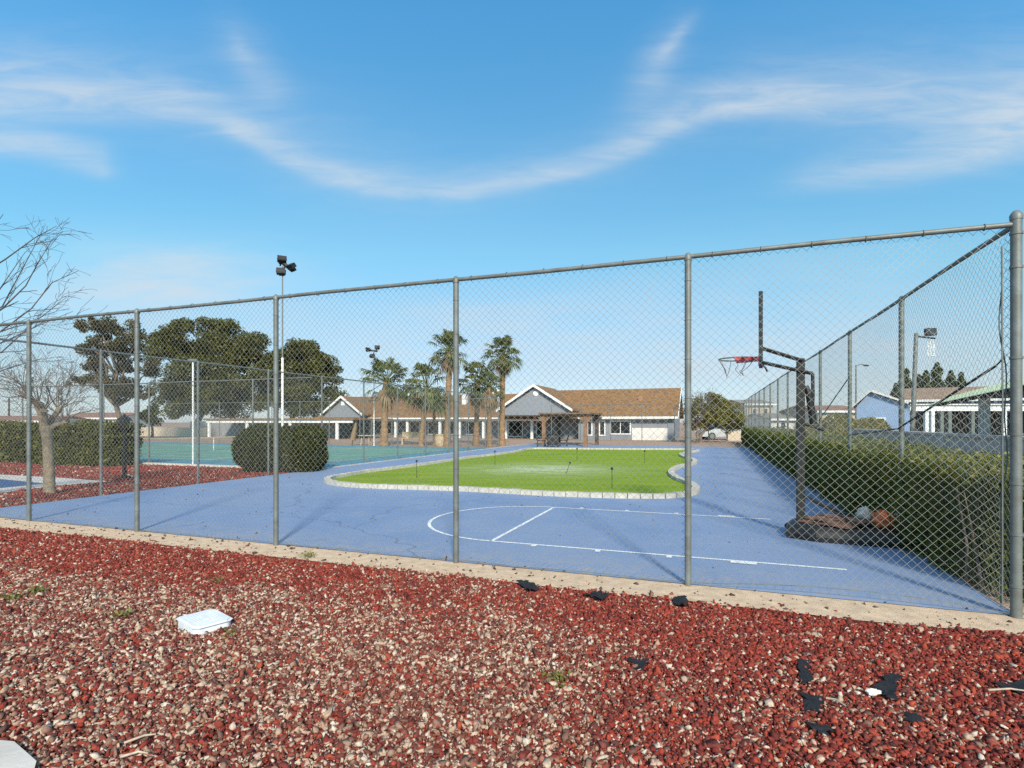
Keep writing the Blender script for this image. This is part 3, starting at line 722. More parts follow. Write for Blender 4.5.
def clumps(rg, cx, cy, cz, rx, ry, rz, k, cr, n, shell=.75, low=-1.0):
    """leaf points: clump centres pushed to the outside of an ellipsoid, leaves gathered round each"""
    cs = []
    while len(cs) < k:
        d = rg.normal(0, 1, 3); d /= np.linalg.norm(d)
        if d[2] < low: continue
        q = (shell + (1 - shell) * rg.random()) if rg.random() < .8 else rg.random() * shell
        cs.append((cx + d[0] * rx * q, cy + d[1] * ry * q, cz + d[2] * rz * q))
    cs = np.array(cs); w = rg.uniform(.5, 1.3, k); idx = rg.choice(k, n, p=w / w.sum())
    d = rg.normal(0, 1, (n, 3)); d /= np.linalg.norm(d, axis=1, keepdims=True)
    rr = cr * w[idx][:, None] * rg.random((n, 1)) ** .45
    p = cs[idx] + d * rr * np.array([1, 1, .7])
    return p, cs


def limb(mb, a, b, r0, r1, rg, sag=.15, k=6):
    a, b = Vector(a), Vector(b); pts = []; L_ = (b - a).length
    for i in range(k + 1):
        t = i / k; q = a.lerp(b, t) + Vector((rg.normal(0, .04) * L_, rg.normal(0, .04) * L_, math.sin(math.pi * t) * sag * L_)) * (1 if 0 < i < k else 0); pts.append(q)
    mb.tube([tuple(p) for p in pts], [r0 + (r1 - r0) * i / k for i in range(k + 1)], 6)


def big_tree(name, label, px, Y, top, bot, halfw, seed, leaf='pine', n=16000, size=.14, base_r=.32, k=38, cr=1.5, parts=((0, 0, 1, 1),), trunk_px=None, group=None, limbs=10, bark='pinebark', low=-.55, up=.4):
    rg = np.random.default_rng(seed); x = XP(px, Y); zt, zb = ZP(top, Y), ZP(bot, Y); hw = halfw * Y / F
    tx = XP(trunk_px, Y) if trunk_px else x
    t = thing(name, (tx, Y, 0), label, 'tree', group)
    allp = []; allc = []
    for ox, oz, sx_, sz_ in parts:
        p, c = clumps(rg, x + ox * hw, Y + rg.uniform(-.5, .5), (zt + zb) / 2 + oz * (zt - zb) / 2, hw * sx_, hw * .9 * sx_, (zt - zb) / 2 * sz_, max(6, int(k * sx_)), cr, int(n * sx_ * sz_), low=low)
        allp.append(p); allc.append(c)
    p = np.concatenate(allp); c = np.concatenate(allc)
    leaves('crown', p, np.full(len(p), size), M[leaf], t, .45, up, seed)
    mb = MB(); fork = zb + (zt - zb) * .12
    mb.tube([(tx, Y, -.1), (tx + .05, Y, fork * .5), (tx + (x - tx) * .5, Y, fork)], [base_r * 1.2, base_r * .9, base_r * .75], 10)
    for i in range(limbs):
        q = c[rg.integers(len(c))]; limb(mb, (tx + (x - tx) * .5, Y, fork - .2), q, base_r * .45, .04, rg, .08)
    mb.build('trunk', M[bark], t, smooth=True)
    return t


# ------------------------------------------------------------------ clubhouse
VW = 42.0
UR = u_at(677, VW); UG0, UG1 = u_at(573, VW - 2), u_at(498, VW - 2); UGC = (UG0 + UG1) / 2; UL = u_at(324, VW)
ZE, ZR = 2.06, 4.62
ch = thing('clubhouse', P(UGC, VW, 0), 'long grey clubhouse with brown tiled roof and two gables beyond the lawn', 'clubhouse')
F3 = P
mb = MB(P); mb.box(UR + .25, UG0, VW, VW + 9, 0, ZE - .05); mb.build('wall', M['greywall'], ch)
MB(P).box(UG0, UL, VW + 1.8, VW + 9, 0, ZE - .05).build('wall', M['greywall'], ch)
# white lower panel on the right wing, grey end pilaster
MB(P).box(UR + .75, u_at(632, VW), VW - .03, VW - .003, 0, ZP(428, Y_at(650, VW))).build('wall_panel', M['offwhite'], ch)
MB(P).box(UR + .22, UR + .75, VW - .06, VW - .003, 0, ZE - .1).build('pilaster', M['greywall'], ch)
# gable wall of the right end
MB(P).prism([(VW - .0, ZE - .05), (VW + 9.0, ZE - .05), (VW + 4.5, ZR - .12)], 0, UR + .26, UR + .5).build('end_gable', M['greywall'], ch)
def roof_shell(v0, v1, ze, zr, u0, u1, th=.16):
    vm = (v0 + v1) / 2
    return MB(P).prism([(v0, ze), (vm, zr), (v1, ze), (v1, ze + th), (vm, zr + th), (v0, ze + th)], 0, u0, u1)
roof_shell(VW - .55, VW + 9.55, ZE - .22, ZR - .16, UR - .1, UGC).build('roof', M['tile'], ch)
roof_shell(VW - .55, VW + 9.55, ZE - .25, ZR - .42, UGC + .01, UL + .6).build('roof', M['tile'], ch)
MB(P).prism([(VW - .6, ZE - .24), (VW + 4.5, ZR - .18), (VW + 4.5, ZR + .02), (VW - .6, ZE - .04)], 0, UR - .16, UR - .105).build('verge_board', M['white'], ch)
MB(P).box(UR - .1, UG0 - .1, VW - .62, VW - .56, ZE - .26, ZE - .08).build('fascia', M['white'], ch)
MB(P).box(UG1 + .1, UL - 4, VW - .62, VW - .56, ZE - .26, ZE - .12).build('fascia', M['white'], ch)
# roof vents
for px, py in ((641, 401), (465, 397)):
    u0 = u_at(px, VW + 2.5); MB(P).box(u0 - .2, u0 + .2, VW + 2.2, VW + 2.7, 3.0, 3.75 if px > 600 else 4.4).build('roof_vent', M['tilered'] if px > 600 else M['white'], ch)
# chimney between the palms
u0 = u_at(497, VW + 3); MB(P).box(u0 - .35, u0 + .35, VW + 2.6, VW + 3.5, 1.8, ZP(389, Y_at(497, VW + 3))).build('chimney', M['offwhite'], ch)
def gable(u0, u1, v0, v1, zpk, zev, zbeam):
    um = (u0 + u1) / 2; hw = (u1 - u0) / 2
    MB(P).prism([(u0 + .25, zbeam), (u1 - .25, zbeam), (u1 - .25, zev + .25 * (zpk - zev) / hw), (um, zpk - .05), (u0 + .25, zev + .25 * (zpk - zev) / hw)], 1, v0, v0 + .2).build('gable_wall', M['greywall'], ch)
    th = .15
    r = MB(P).prism([(u0, zev), (um, zpk), (u1, zev), (u1, zev + th), (um, zpk + th), (u0, zev + th)], 1, v0 - .35, v1); r.build('gable_roof', M['tile'], ch)
    MB(P).prism([(u0 - .03, zev - .05), (um, zpk - .05), (u1 + .03, zev - .05), (u1 + .03, zev + th + .03), (um, zpk + th + .04), (u0 - .03, zev + th + .03)], 1, v0 - .42, v0 - .36).build('verge_board', M['white'], ch)
    MB(P).box(u0 + .1, u1 - .1, v0 - .3, v0 + .25, zbeam - .12, zbeam - .005).build('soffit_beam', M['wooddark'], ch)
YG = P(UGC, VW - 2)[1]
ZPK = ZP(384.5, YG) - .15; ZEV = ZP(411.5, YG)
gable(UG0, UG1, VW - 2, VW + 4.5, ZPK, ZEV, ZP(415, YG))
# round vent in the gable
c = P(UGC - .12, VW - 2.03, ZP(394, YG)); mbv = MB()
for i in range(20):
    t0, t1 = 2 * math.pi * i / 20, 2 * math.pi * (i + 1) / 20
    f = lambda t, r, o: P(UGC - .12 + r * math.cos(t), VW - 2.005 - o, ZP(393.5, YG) + r * math.sin(t))
    mbv.poly([f(t0, 0, .06), f(t0, .23, .06), f(t1, .23, .06)]); mbv.poly([f(t0, .23, .06), f(t0, .25, 0), f(t1, .25, 0), f(t1, .23, .06)])
mbv.build('gable_vent', M['white'], ch)
ug0, ug1 = u_at(364, VW - 1.5), u_at(323, VW - 1.5); YL = P((ug0 + ug1) / 2, VW - 1.5)[1]
gable(ug0, ug1, VW - 1.5, VW + 4.5, ZP(397.5, YL), ZP(415.5, YL), ZP(417.5, YL))
c = (ug0 + ug1) / 2; MB(P).box(c - .2, c + .2, VW - 1.56, VW - 1.5, ZP(405.5, YL), ZP(401.5, YL)).build('gable_vent', M['white'], ch)
# columns and beams of the porches
def col_u(px, v, z, w=.11, name='column'): 
    u = u_at(px, v); MB(P).box(u - w, u + w, v - w, v + w, 0, z).build(name, M['white'], ch)
for px in (395.7, 407.5, 440, 460, 483.5, 506, 532): col_u(px, VW - .1, ZE - .32)
for px in (338, 371): col_u(px, VW - 1.3, ZP(418, YL) - .1)
MB(P).box(u_at(545, VW), u_at(372, VW), VW - .2, VW + .0, ZE - .45, ZE - .28).build('porch_beam', M['white'], ch)
def window(u0, u1, z0, z1, v=VW, mullions=0, glass='glass'):
    fr_ = MB(P); w = .1
    fr_.box(u0, u1, v - .05, v - .004, z0, z0 + w).box(u0, u1, v - .05, v - .004, z1 - w, z1).box(u0, u0 + w, v - .05, v - .004, z0 + w, z1 - w).box(u1 - w, u1, v - .05, v - .004, z0 + w, z1 - w)
    for i in range(mullions):
        uu = u0 + (u1 - u0) * (i + 1) / (mullions + 1); fr_.box(uu - .03, uu + .03, v - .045, v - .006, z0 + w, z1 - w)
    wi = fr_.build('window', M['white'], ch)
    MB(P).box(u0 + w, u1 - w, v - .02, v - .005, z0 + w, z1 - w).build('pane', M[glass], wi)
YR = Y_at(620, VW)
for a, b, mu in ((587, 592.5, 0), (599, 605.5, 0), (610, 631, 1)): window(u_at(b, VW), u_at(a, VW), ZP(436 if a < 606 else 434.5, YR), ZP(420.5, YR), mullions=mu)
for a, b in ((508, 523), (536, 543)): window(u_at(b, VW + 1.8), u_at(a, VW + 1.8), .1, 1.75, VW + 1.8)
for a, b in ((410, 420), (428, 436), (446, 457), (466, 476), (384, 392)): window(u_at(b, VW + 1.8), u_at(a, VW + 1.8), .25, 1.6, VW + 1.8)
# thin white trims where the white band runs above the right-hand windows
MB(P).box(UR + .3, u_at(586, VW), VW - .06, VW - .003, ZE - .36, ZE - .24).build('trim_band', M['white'], ch)

# white patio cover left of the clubhouse
VP_ = 34.5
YP = Y_at(280, VP_)
pc = thing('patio_cover', P(u_at(280, VP_), VP_, 0), 'long white-beamed patio cover with brown roof edge behind the tennis court', 'patio cover')
ua, ub = u_at(353, VP_), u_at(207, VP_)
MB(P).box(ua, ub, VP_ - .1, VP_ + .05, ZP(422.8, YP), ZP(420, YP)).build('fascia', M['white'], pc)
MB(P).box(ua - .2, ub + .2, VP_ - .25, VP_ + 6, ZP(419.9, YP), ZP(418.3, YP)).build('roof', M['tile'], pc)
for px in (209, 247, 290, 337): 
    u = u_at(px, VP_); MB(P).box(u - .12, u + .12, VP_ - .06, VP_ + .1, 0, ZP(422.9, YP)).build('post', M['white'], pc)
bw = MB(P).box(u_at(335, 38), u_at(190, 38), 38, 38.2, 0, 1.6).build('block_wall', M['blockgrey'])
tag(bw, 'low grey block wall in the shade under the patio cover', 'wall')
bw = MB(P).box(u_at(206, 37), u_at(135, 37), 37, 37.2, 0, .95).build('block_wall', M['tanwall'])
tag(bw, 'low tan garden wall beyond the tennis net, left of the patio cover', 'wall')

# pergola
VG = 27.6; ug = u_at(565, VG); YGz = P(ug, VG)[1]
pg = thing('pergola', P(ug, VG, 0), 'flat-roofed brown timber pergola in front of the clubhouse gable', 'pergola')
u0, u1 = u_at(585.5, VG), u_at(544, VG); zt = ZP(414.3, YGz)
MB(P).box(u0 - .3, u1 + .3, VG - .3, VG + 3.9, zt, zt + .10).build('roof', M['woodmid'], pg)
MB(P).box(u0 - .25, u1 + .25, VG - .08, VG + .08, zt - .14, zt - .004).build('beam', M['wood'], pg)
MB(P).box(u0 - .25, u1 + .25, VG + 3.4, VG + 3.56, zt - .14, zt - .004).build('beam', M['wooddark'], pg)
for u in (u0, u1):
    MB(P).box(u - .11, u + .11, VG - .11, VG + .11, 0, zt - .145).prism([(u - .45, zt - .145), (u + .45, zt - .145), (u + .11, zt - .5), (u - .11, zt - .5)], 1, VG - .05, VG + .05).build('post', M['wood'], pg)
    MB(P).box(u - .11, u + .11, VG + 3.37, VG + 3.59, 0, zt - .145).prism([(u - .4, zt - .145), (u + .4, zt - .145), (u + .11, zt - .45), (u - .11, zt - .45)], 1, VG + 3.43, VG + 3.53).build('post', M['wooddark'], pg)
# dark barbecue and two chairs under the pergola
p0 = G(553, 447.2)
bq = thing('barbecue_grill', p0, 'dark covered barbecue grill standing under the brown pergola', 'grill')
b = MB(); b.box(p0[0] - .34, p0[0] + .34, p0[1] - .25, p0[1] + .25, .12, .55); b.build('cabinet', M['black'], bq, bevel=.03)
MB().prism([(p0[1] - .25, .555), (p0[1] + .25, .555), (p0[1] + .22, .72), (p0[1] + .07, .82), (p0[1] - .10, .81), (p0[1] - .23, .70)], 0, p0[0] - .32, p0[0] + .32).build('lid', M['black'], bq, bevel=.03)
for sx_ in (-.28, .28):
    for sy in (-.18, .18): MB().lathe((p0[0] + sx_, p0[1] + sy, 0), [(.05, 0), (.06, .03), (.06, .08), (.03, .125)], 8).build('wheel', M['darkmetal'], bq)
MB().box(p0[0] - .62, p0[0] - .345, p0[1] - .2, p0[1] + .2, .50, .53).build('side_shelf', M['darkmetal'], bq)
def patio_chair(px, py, tilt, lab):
    p = G(px, py); t = thing('patio_chair', p, lab, 'chair', 'chairs under the pergola'); x, y, _ = p
    MB().box(x - .25, x + .25, y - .24, y + .24, .36, .41).build('seat', M['black'], t, bevel=.015)
    MB().prism([(x + tilt * .22, .42), (x + tilt * .27, .42), (x + tilt * .40, .95), (x + tilt * .35, .95)], 1, y - .24, y + .24).build('backrest', M['black'], t)
    for a in (-.22, .22):
        for b_ in (-.21, .21): MB().tube([(x + a, y + b_, 0), (x + a * .95, y + b_, .36)], .02, 6).build('leg', M['black'], t)
patio_chair(541, 447.0, -1, 'dark patio chair left of the grill under the pergola')
patio_chair(563.5, 446.6, 1, 'dark patio chair right of the grill under the pergola')

# small things along the clubhouse
p = G(440, 446.3); t = thing('waste_bin', p, 'beige barrel-shaped bin beside the tall palm trunk', 'bin')
MB().lathe((p[0], p[1], 0), [(.26, 0), (.31, .08), (.33, .35), (.31, .62), (.28, .66)], 16).build('barrel', M['beige'], t, smooth=True)
MB().lathe((p[0], p[1], .662), [(.31, 0), (.33, .03), (.24, .10), (.05, .13)], 16).build('lid', M['beige'], t, smooth=True)
p = G(352, 445.5); t = thing('patio_umbrella', p, 'closed tan patio umbrella leaning under the left gable', 'umbrella')
MB().tube([p, (p[0] + .25, p[1], 1.45)], .03, 8).build('pole', M['wooddark'], t)
MB().tube([(p[0] + .05, p[1], .35), (p[0] + .12, p[1], .75), (p[0] + .25, p[1], 1.42), (p[0] + .27, p[1], 1.5)], [.19, .16, .08, .02], 10).build('canopy', M['palmdead'], t)
p = G(366, 445.5); t = thing('patio_table', p, 'small beige patio table beside the closed umbrella', 'table')
MB().lathe((p[0], p[1], .62), [(.5, 0), (.52, .02), (.5, .05)], 18).build('tabletop', M['beige'], t)
for i in range(4):
    a = math.pi / 4 + i * math.pi / 2; MB().tube([(p[0] + .38 * math.cos(a), p[1] + .38 * math.sin(a), 0), (p[0] + .3 * math.cos(a), p[1] + .3 * math.sin(a), .615)], .025, 6).build('leg', M['beige'], t)
p = G(412, 444.5); t = thing('garden_bench', p, 'pale wooden garden bench on the clubhouse porch', 'bench')
MB().box(p[0] - .7, p[0] + .7, p[1] - .22, p[1] + .22, .40, .45).build('seat', M['beige'], t); MB().box(p[0] - .7, p[0] + .7, p[1] + .2, p[1] + .25, .5, .85).build('backrest', M['beige'], t)
for a in (-.62, .62): MB().box(p[0] + a - .05, p[0] + a + .05, p[1] - .2, p[1] + .24, 0, .395).build('leg', M['beige'], t)

# ------------------------------------------------------------------ tennis net
net = thing('tennis_net', P(27, 16.5), 'low sagging tennis net across the green court', 'net')
nz = lambda v: .74 + .12 * ((v - 16.5) / 5.8) ** 2
mbn = MB()
for i in range(117):
    v = 10.7 + i * .1; mbn.tube([P(27, v, .04), P(27, v, nz(v) - .05)], .0016, 3, False)
for j in range(8): mbn.tube([P(27, 10.7 + k * .58, .05 + (nz(10.7 + k * .58) - .1) * j / 7) for k in range(21)], .0016, 3, False)
mbn.build('netting', M['darkmetal'], net)
mbn = MB()
for k in range(20):
    a, b_ = 10.7 + k * .58, 10.7 + (k + 1) * .58; n0 = len(mbn.v)
    mbn.v += [P(26.99, a, nz(a) - .06), P(26.99, b_, nz(b_) - .06), P(26.99, b_, nz(b_)), P(26.99, a, nz(a)), P(27.01, a, nz(a) - .06), P(27.01, b_, nz(b_) - .06), P(27.01, b_, nz(b_)), P(27.01, a, nz(a))]
    mbn.f += [tuple(n0 + i for i in q) for q in ((0, 1, 2, 3), (7, 6, 5, 4), (3, 2, 6, 7), (0, 4, 5, 1))]
mbn.build('headband', M['tanwall'], net)
MB(P).box(26.985, 27.015, 16.485, 16.515, .02, .70).build('centre_strap', M['offwhite'], net)
for v in (10.65, 22.35): MB().tube([P(27, v, 0), P(27, v, 1.05)], .04, 10).build('net_post', M['darkmetal'], net)

# ------------------------------------------------------------------ light poles
def flood(t, x, y, z, rx, rz, s=.36, m='darkmetal'):
    """a flat floodlight head turned by rz and pitched by rx"""
    Rm = Matrix.Rotation(rz, 3, 'Z') @ Matrix.Rotation(rx, 3, 'X')
    fr_ = lambda a, b, c: tuple(Rm @ Vector((a, b, c)) + Vector((x, y, z)))
    h = MB(fr_).prism([(-s * .5, -s * .35), (s * .5, -s * .35), (s * .5, s * .35), (-s * .5, s * .35)], 1, -.06, .06).prism([(-s * .3, -s * .2), (s * .3, -s * .2), (s * .3, s * .2), (-s * .3, s * .2)], 1, .061, .16).build('floodlight', M[m], t, bevel=.01)
    MB(fr_).box(-s * .44, s * .44, -.075, -.062, -s * .29, s * .29).build('lens', M['lens'], h)
M['lens'] = mat('lamp_lens', (.035, .037, .04), .5, var=.1, spec=.2)
def light_pole(px, py_base, ptop, pal, lab, heads, r=.032, Y=None):
    if Y is None: Y = EYE * F / (py_base - HY)
    x = XP(px, Y); zt = ZP(ptop, Y); k = Y / F
    t = thing('light_pole', (x, Y, 0), lab, 'light pole', 'floodlight poles round the courts')
    MB().lathe((x, Y, 0), [(r * 2.2, 0), (r * 2.2, .03), (r * 1.2, .05), (r * 1.1, zt * .55), (r * 1.0, zt * .551)], 12).build('pole', M['white'], t, smooth=True)
    MB().lathe((x, Y, zt * .551), [(r * .75, .001), (r * .55, zt * .449)], 10).build('upper_pole', M['galv'], t, smooth=True)
    xs = [h[0] for h in heads]
    a, b = min(xs), max(xs)
    MB().tube([(x + (a) * k, Y, zt + .12), (x + b * k, Y, zt + (-.15 if pal else .05))], .06, 8).build('cross_arm', M['darkmetal'], t)
    for dx, dy, rx, rz in heads:
        hx, hz = x + dx * k, zt - dy * k
        MB().tube([(hx, Y, hz), (hx + (-.1 if dx > 0 else .1), Y, zt)], .025, 6).build('bracket', M['darkmetal'], t)
        flood(t, hx, Y - .08, hz, rx, rz, (8.0 if pal else 4.8) * k)
    return t
light_pole(282.5, 470.5, 266, 1, 'tall thin floodlight pole with white lower shaft behind the round shrub', [(.5, -6, -.5, .5), (-.5, 6, -.35, .2), (10, 1, -.9, -.6)])
light_pole(374, 445.6, 352, 0, 'tall white floodlight pole beside the left palm trunk', [(3.5, -4.5, -.6, .3), (-5.5, -2.5, -.8, 1.0), (-1.5, 4, -.6, -.2)])

# right pole with a single floodlight and wire cage
Yq = 20.0; x0 = XP(914, Yq); kq = Yq / F; zt = ZP(333, Yq)
t = thing('light_pole', (x0, Yq, 0), 'grey pole with one boxy floodlight and a hanging wire cage beyond the hedge', 'light pole', 'floodlight poles round the courts')
MB().tube([(x0 - .1, Yq, 0), (x0 + .08, Yq, zt)], [.085, .065], 12).build('pole', M['galv'], t, smooth=True)
MB().tube([(x0 + .06, Yq, zt - .12), (x0 + 9 * kq, Yq, ZP(337, Yq)), (x0 + 21 * kq, Yq, ZP(338.5, Yq))], .035, 8).build('arm', M['darkmetal'], t)
flood(t, x0 + 16.5 * kq, Yq, ZP(332, Yq), -.05, .05, 10 * kq, 'black')
mbc = MB(); cx_ = x0 + 17 * kq; zc0, zc1 = ZP(356, Yq), ZP(340.5, Yq)
for i in range(8):
    a = 2 * math.pi * i / 8; mbc.tube([(cx_ + .10 * math.cos(a), Yq + .10 * math.sin(a), zc1), (cx_ + .115 * math.cos(a), Yq + .115 * math.sin(a), zc0)], .009, 5)
for z in (zc0, (zc0 + zc1) / 2, zc1): mbc.tube([(cx_ + .115 * math.cos(2 * math.pi * i / 16), Yq + .115 * math.sin(2 * math.pi * i / 16), z) for i in range(17)], .010, 5)
mbc.build('wire_cage', M['white'], t)
# far street lamp
Yq = 60.0; x0 = XP(856, Yq); t = thing('street_lamp', (x0, Yq, 0), 'distant slim street lamp with a curved arm left of the blue house', 'street lamp')
MB().tube([(x0, Yq, 0), (x0, Yq, ZP(365, Yq))], [.11, .07], 8).build('pole', M['galv'], t)
MB().tube([(x0, Yq, ZP(366, Yq)), (x0 + .5, Yq, ZP(364, Yq)), (x0 + 1.0, Yq, ZP(365, Yq))], .05, 6).build('arm', M['galv'], t)
MB().blob((x0 + 1.1, Yq, ZP(365.5, Yq)), (.32, .16, .1), 1, .05).build('lamp_head', M['darkmetal'], t)
Yq = 19.2; x0 = XP(193, Yq); t = thing('white_post', (x0, Yq, 0), 'slim white metal post with a small cap at the corner of the tennis court', 'post')
MB().tube([(x0, Yq, 0), (x0, Yq, ZP(361, Yq))], .03, 10).build('post', M['white'], t, smooth=True)
MB().box(x0 - .16, x0 + .16, Yq - .05, Yq + .05, ZP(361, Yq) + .001, ZP(359, Yq)).build('cap', M['galv'], t)
# lantern post in the red gravel
p = G(124.5, 479.0); t = thing('lantern_post', p, 'black lantern post in the red gravel in front of the dark hedge', 'lamp post')
MB().lathe(p, [(.12, 0), (.12, .06), (.05, .12), (.04, 1.30), (.07, 1.33)], 10).build('post', M['black'], t, smooth=True)
zl_ = 1.335; MB().lathe((p[0], p[1], zl_), [(.08, 0), (.13, .02), (.15, .20), (.15, .22)], 6).build('lantern', M['glass'], t)
MB().lathe((p[0], p[1], zl_ + .222), [(.20, 0), (.19, .03), (.05, .14), (.02, .19)], 6).build('lantern_roof', M['black'], t)

# ------------------------------------------------------------------ basketball hoop
UH, VH = 1.10, 2.83
hp = thing('basketball_hoop', P(UH, VH), 'portable basketball hoop with torn net and dark pole', 'basketball hoop')
HO = P(UH, VH)
HB = lambda a, b, z: (HO[0] - .9095 * a + .4156 * b, HO[1] + .4156 * a + .9095 * b, z)
YH = P(UH, VH)[1]
z_top, z_low = ZP(358.5, YH), ZP(372.5, YH)
MB(HB).box(-.05, .05, -.05, .05, .06, z_top).build('pole', M['polesteel'], hp, bevel=.012)
MB(HB).box(-.056, .056, -.056, .056, 1.36, 1.40).box(-.056, .056, -.056, .056, 1.02, 1.05).build('pole_joint', M['darkmetal'], hp)
a1 = Vector((.0, 0, z_top - .03)); b1 = Vector((.46, 0, ZP(349, YH)))
for s_ in (-.065, .065):
    MB(HB).tube([(-.02, s_, z_top - .03), (.46, s_, ZP(348.5, HB(.46, 0, 0)[1]))], .02, 6).build('upper_arm', M['polesteel'], hp)
    MB(HB).tube([(-.14, s_, ZP(374, YH)), (.0, s_, ZP(371, YH)), (.46, s_, ZP(362.5, HB(.46, 0, 0)[1]))], .02, 6).build('lower_arm', M['polesteel'], hp)
MB(HB).tube([(-.14, 0, ZP(374, YH)), (-.145, 0, ZP(396, YH)), (-.13, 0, ZP(421, YH))], .022, 8).build('lift_link', M['polesteel'], hp)
MB(HB).tube([(-.06, 0, ZP(386, YH)), (-.10, 0, ZP(394, YH)), (-.15, 0, ZP(424, YH))], [.03, .045, .045], 10).build('lift_spring', M['black'], hp)
MB(HB).tube([(-.05, 0, ZP(424, YH)), (-.2, 0, ZP(428, YH)), (-.28, .02, ZP(430.5, YH))], .018, 8).build('lift_handle', M['black'], hp)
zb0, zb1 = ZP(366, HB(.47, 0, 0)[1]), ZP(301.5, HB(.47, 0, 0)[1])
M['board'] = mat('backboard_acrylic', (.16, .19, .20), .15, var=.1)
_t = M['board'].node_tree; _n = NG(_t); _mx = _n.node('ShaderNodeMixShader'); _mx.inputs[0].default_value = .82; _tr = _n.node('ShaderNodeBsdfTransparent')
_n.link(_t.nodes['Principled BSDF'].outputs[0], _mx.inputs[1]); _n.link(_tr.outputs[0], _mx.inputs[2]); _n.link(_mx.outputs[0], _t.nodes['Material Output'].inputs[0])
bd = MB(HB).box(.465, .495, -.55, .55, zb0 + .04, zb1).build('backboard', M['board'], hp)
MB(HB).box(.455, .505, -.57, -.551, zb0 + .02, zb1 + .02).box(.455, .505, .551, .57, zb0 + .02, zb1 + .02).box(.455, .505, -.55, .55, zb1 + .001, zb1 + .02).box(.455, .505, -.55, .55, zb0 + .02, zb0 + .039).build('frame', M['darkmetal'], bd)
mbx = MB(HB); zz = ZP(358.5, YH)
for a, b_, c_, d_ in ((-.30, -.25, zz + .05, zz + .5), (.25, .30, zz + .05, zz + .5), (-.25, .25, zz + .45, zz + .5), (-.25, .25, zz + .05, zz + .1)): mbx.box(.4955, .4985, a, b_, c_, d_)
mbx.build('target_square', M['white'], bd)
M['red'] = mat('red_rim_paint', (.50, .03, .035), .45, var=.2, scale=12)
zr_ = ZP(359, HB(.75, 0, 0)[1])
rim = MB(HB).tube([(.79 + .228 * math.cos(2 * math.pi * i / 32), .228 * math.sin(2 * math.pi * i / 32), zr_) for i in range(33)], .010, 8)
rim = rim.build('rim', M['galvold'], hp, smooth=True)
MB(HB).prism([(.497, -.12), (.497, .12), (.56, .11), (.66, .19), (.80, .242), (.80, .20), (.62, .06), (.62, -.06), (.80, -.20), (.80, -.242), (.66, -.19), (.56, -.11)], 2, zr_ - .035, zr_ + .012).box(.497, .512, -.09, .09, zr_ - .10, zr_ + .03).build('rim_bracket', M['red'], rim)
MB(HB).tube([(.47, 0, zb0 + .03), (.42, 0, zb0 - .03), (.40, 0, zb0 - .08)], .014, 6).build('bracket_hook', M['darkmetal'], hp)
# torn net
mbt = MB(HB)
def rimp(a): return (.79 + .222 * math.cos(a), .222 * math.sin(a), zr_ - .008)
def nseg(pts): mbt.tube(pts, .0045, 4)
low_ = [(.79 + .05 * math.cos(a) + .06, .06 * math.sin(a), zr_ - .235) for a in (0, 1, 2)]
k0 = (.79 + .12, -.02, zr_ - .24)
nseg([rimp(-.15), (.93, -.04, zr_ - .14), k0]); nseg([rimp(.45), (.94, .05, zr_ - .13), k0]); nseg([rimp(.0), (.95, .0, zr_ - .12), k0]); nseg([rimp(1.2), (.88, .10, zr_ - .13), k0, (.91, -.02, zr_ - .27)])
k1 = (.70, .03, zr_ - .225); nseg([rimp(2.2), (.70, .13, zr_ - .12), (.75, .06, zr_ - .17), k1]); nseg([rimp(-2.3), (.69, -.12, zr_ - .1), (.72, -.05, zr_ - .18), k1])
nseg([rimp(2.9), (.62, .05, zr_ - .09), (.68, .0, zr_ - .15), (.74, .02, zr_ - .19), (.69, .02, zr_ - .235)]); nseg([rimp(-1.5), (.76, -.15, zr_ - .10), (.80, -.10, zr_ - .15), (.73, -.03, zr_ - .24)])
mbt.build('net', M['wire'], rim)
# base and braces
M['baseplastic'] = mat('black_base_plastic', (.018, .018, .02), .5, var=.3, scale=10, bump=.1)
bs = MB(HB)
outl = [(.12, -.26), (.17, -.1), (.17, .1), (.12, .26), (-.15, .40), (-1.08, .40), (-1.22, .32), (-1.22, -.32), (-1.08, -.40), (-.15, -.40)]
def loop(k, z): return [(a * k - (1 - k) * .3, b_ * k, z) for a, b_ in outl]
lev = [loop(1.0, .028), loop(1.02, .09), loop(.97, .16), loop(.86, .21)]
n0 = len(bs.v)
for l_ in lev: bs.v += [HB(*q) for q in l_]
for i in range(3):
    for j in range(10): bs.f.append((n0 + i * 10 + j, n0 + i * 10 + (j + 1) % 10, n0 + (i + 1) * 10 + (j + 1) % 10, n0 + (i + 1) * 10 + j))
bs.f.append(tuple(n0 + 30 + j for j in range(10)))
bs.build('base', M['baseplastic'], hp)
for s_ in (-.2, .2): MB(HB).tube([(-.04, s_ * .25, .55), (-.62, s_ * 1.4, .25)], .015, 8).build('brace', M['black'], hp)
for s_ in (-.25, .25): MB(HB).tube([(.13, s_ - .03, .085), (.13, s_ + .03, .085)], .055, 12).build('wheel', M['black'], hp)
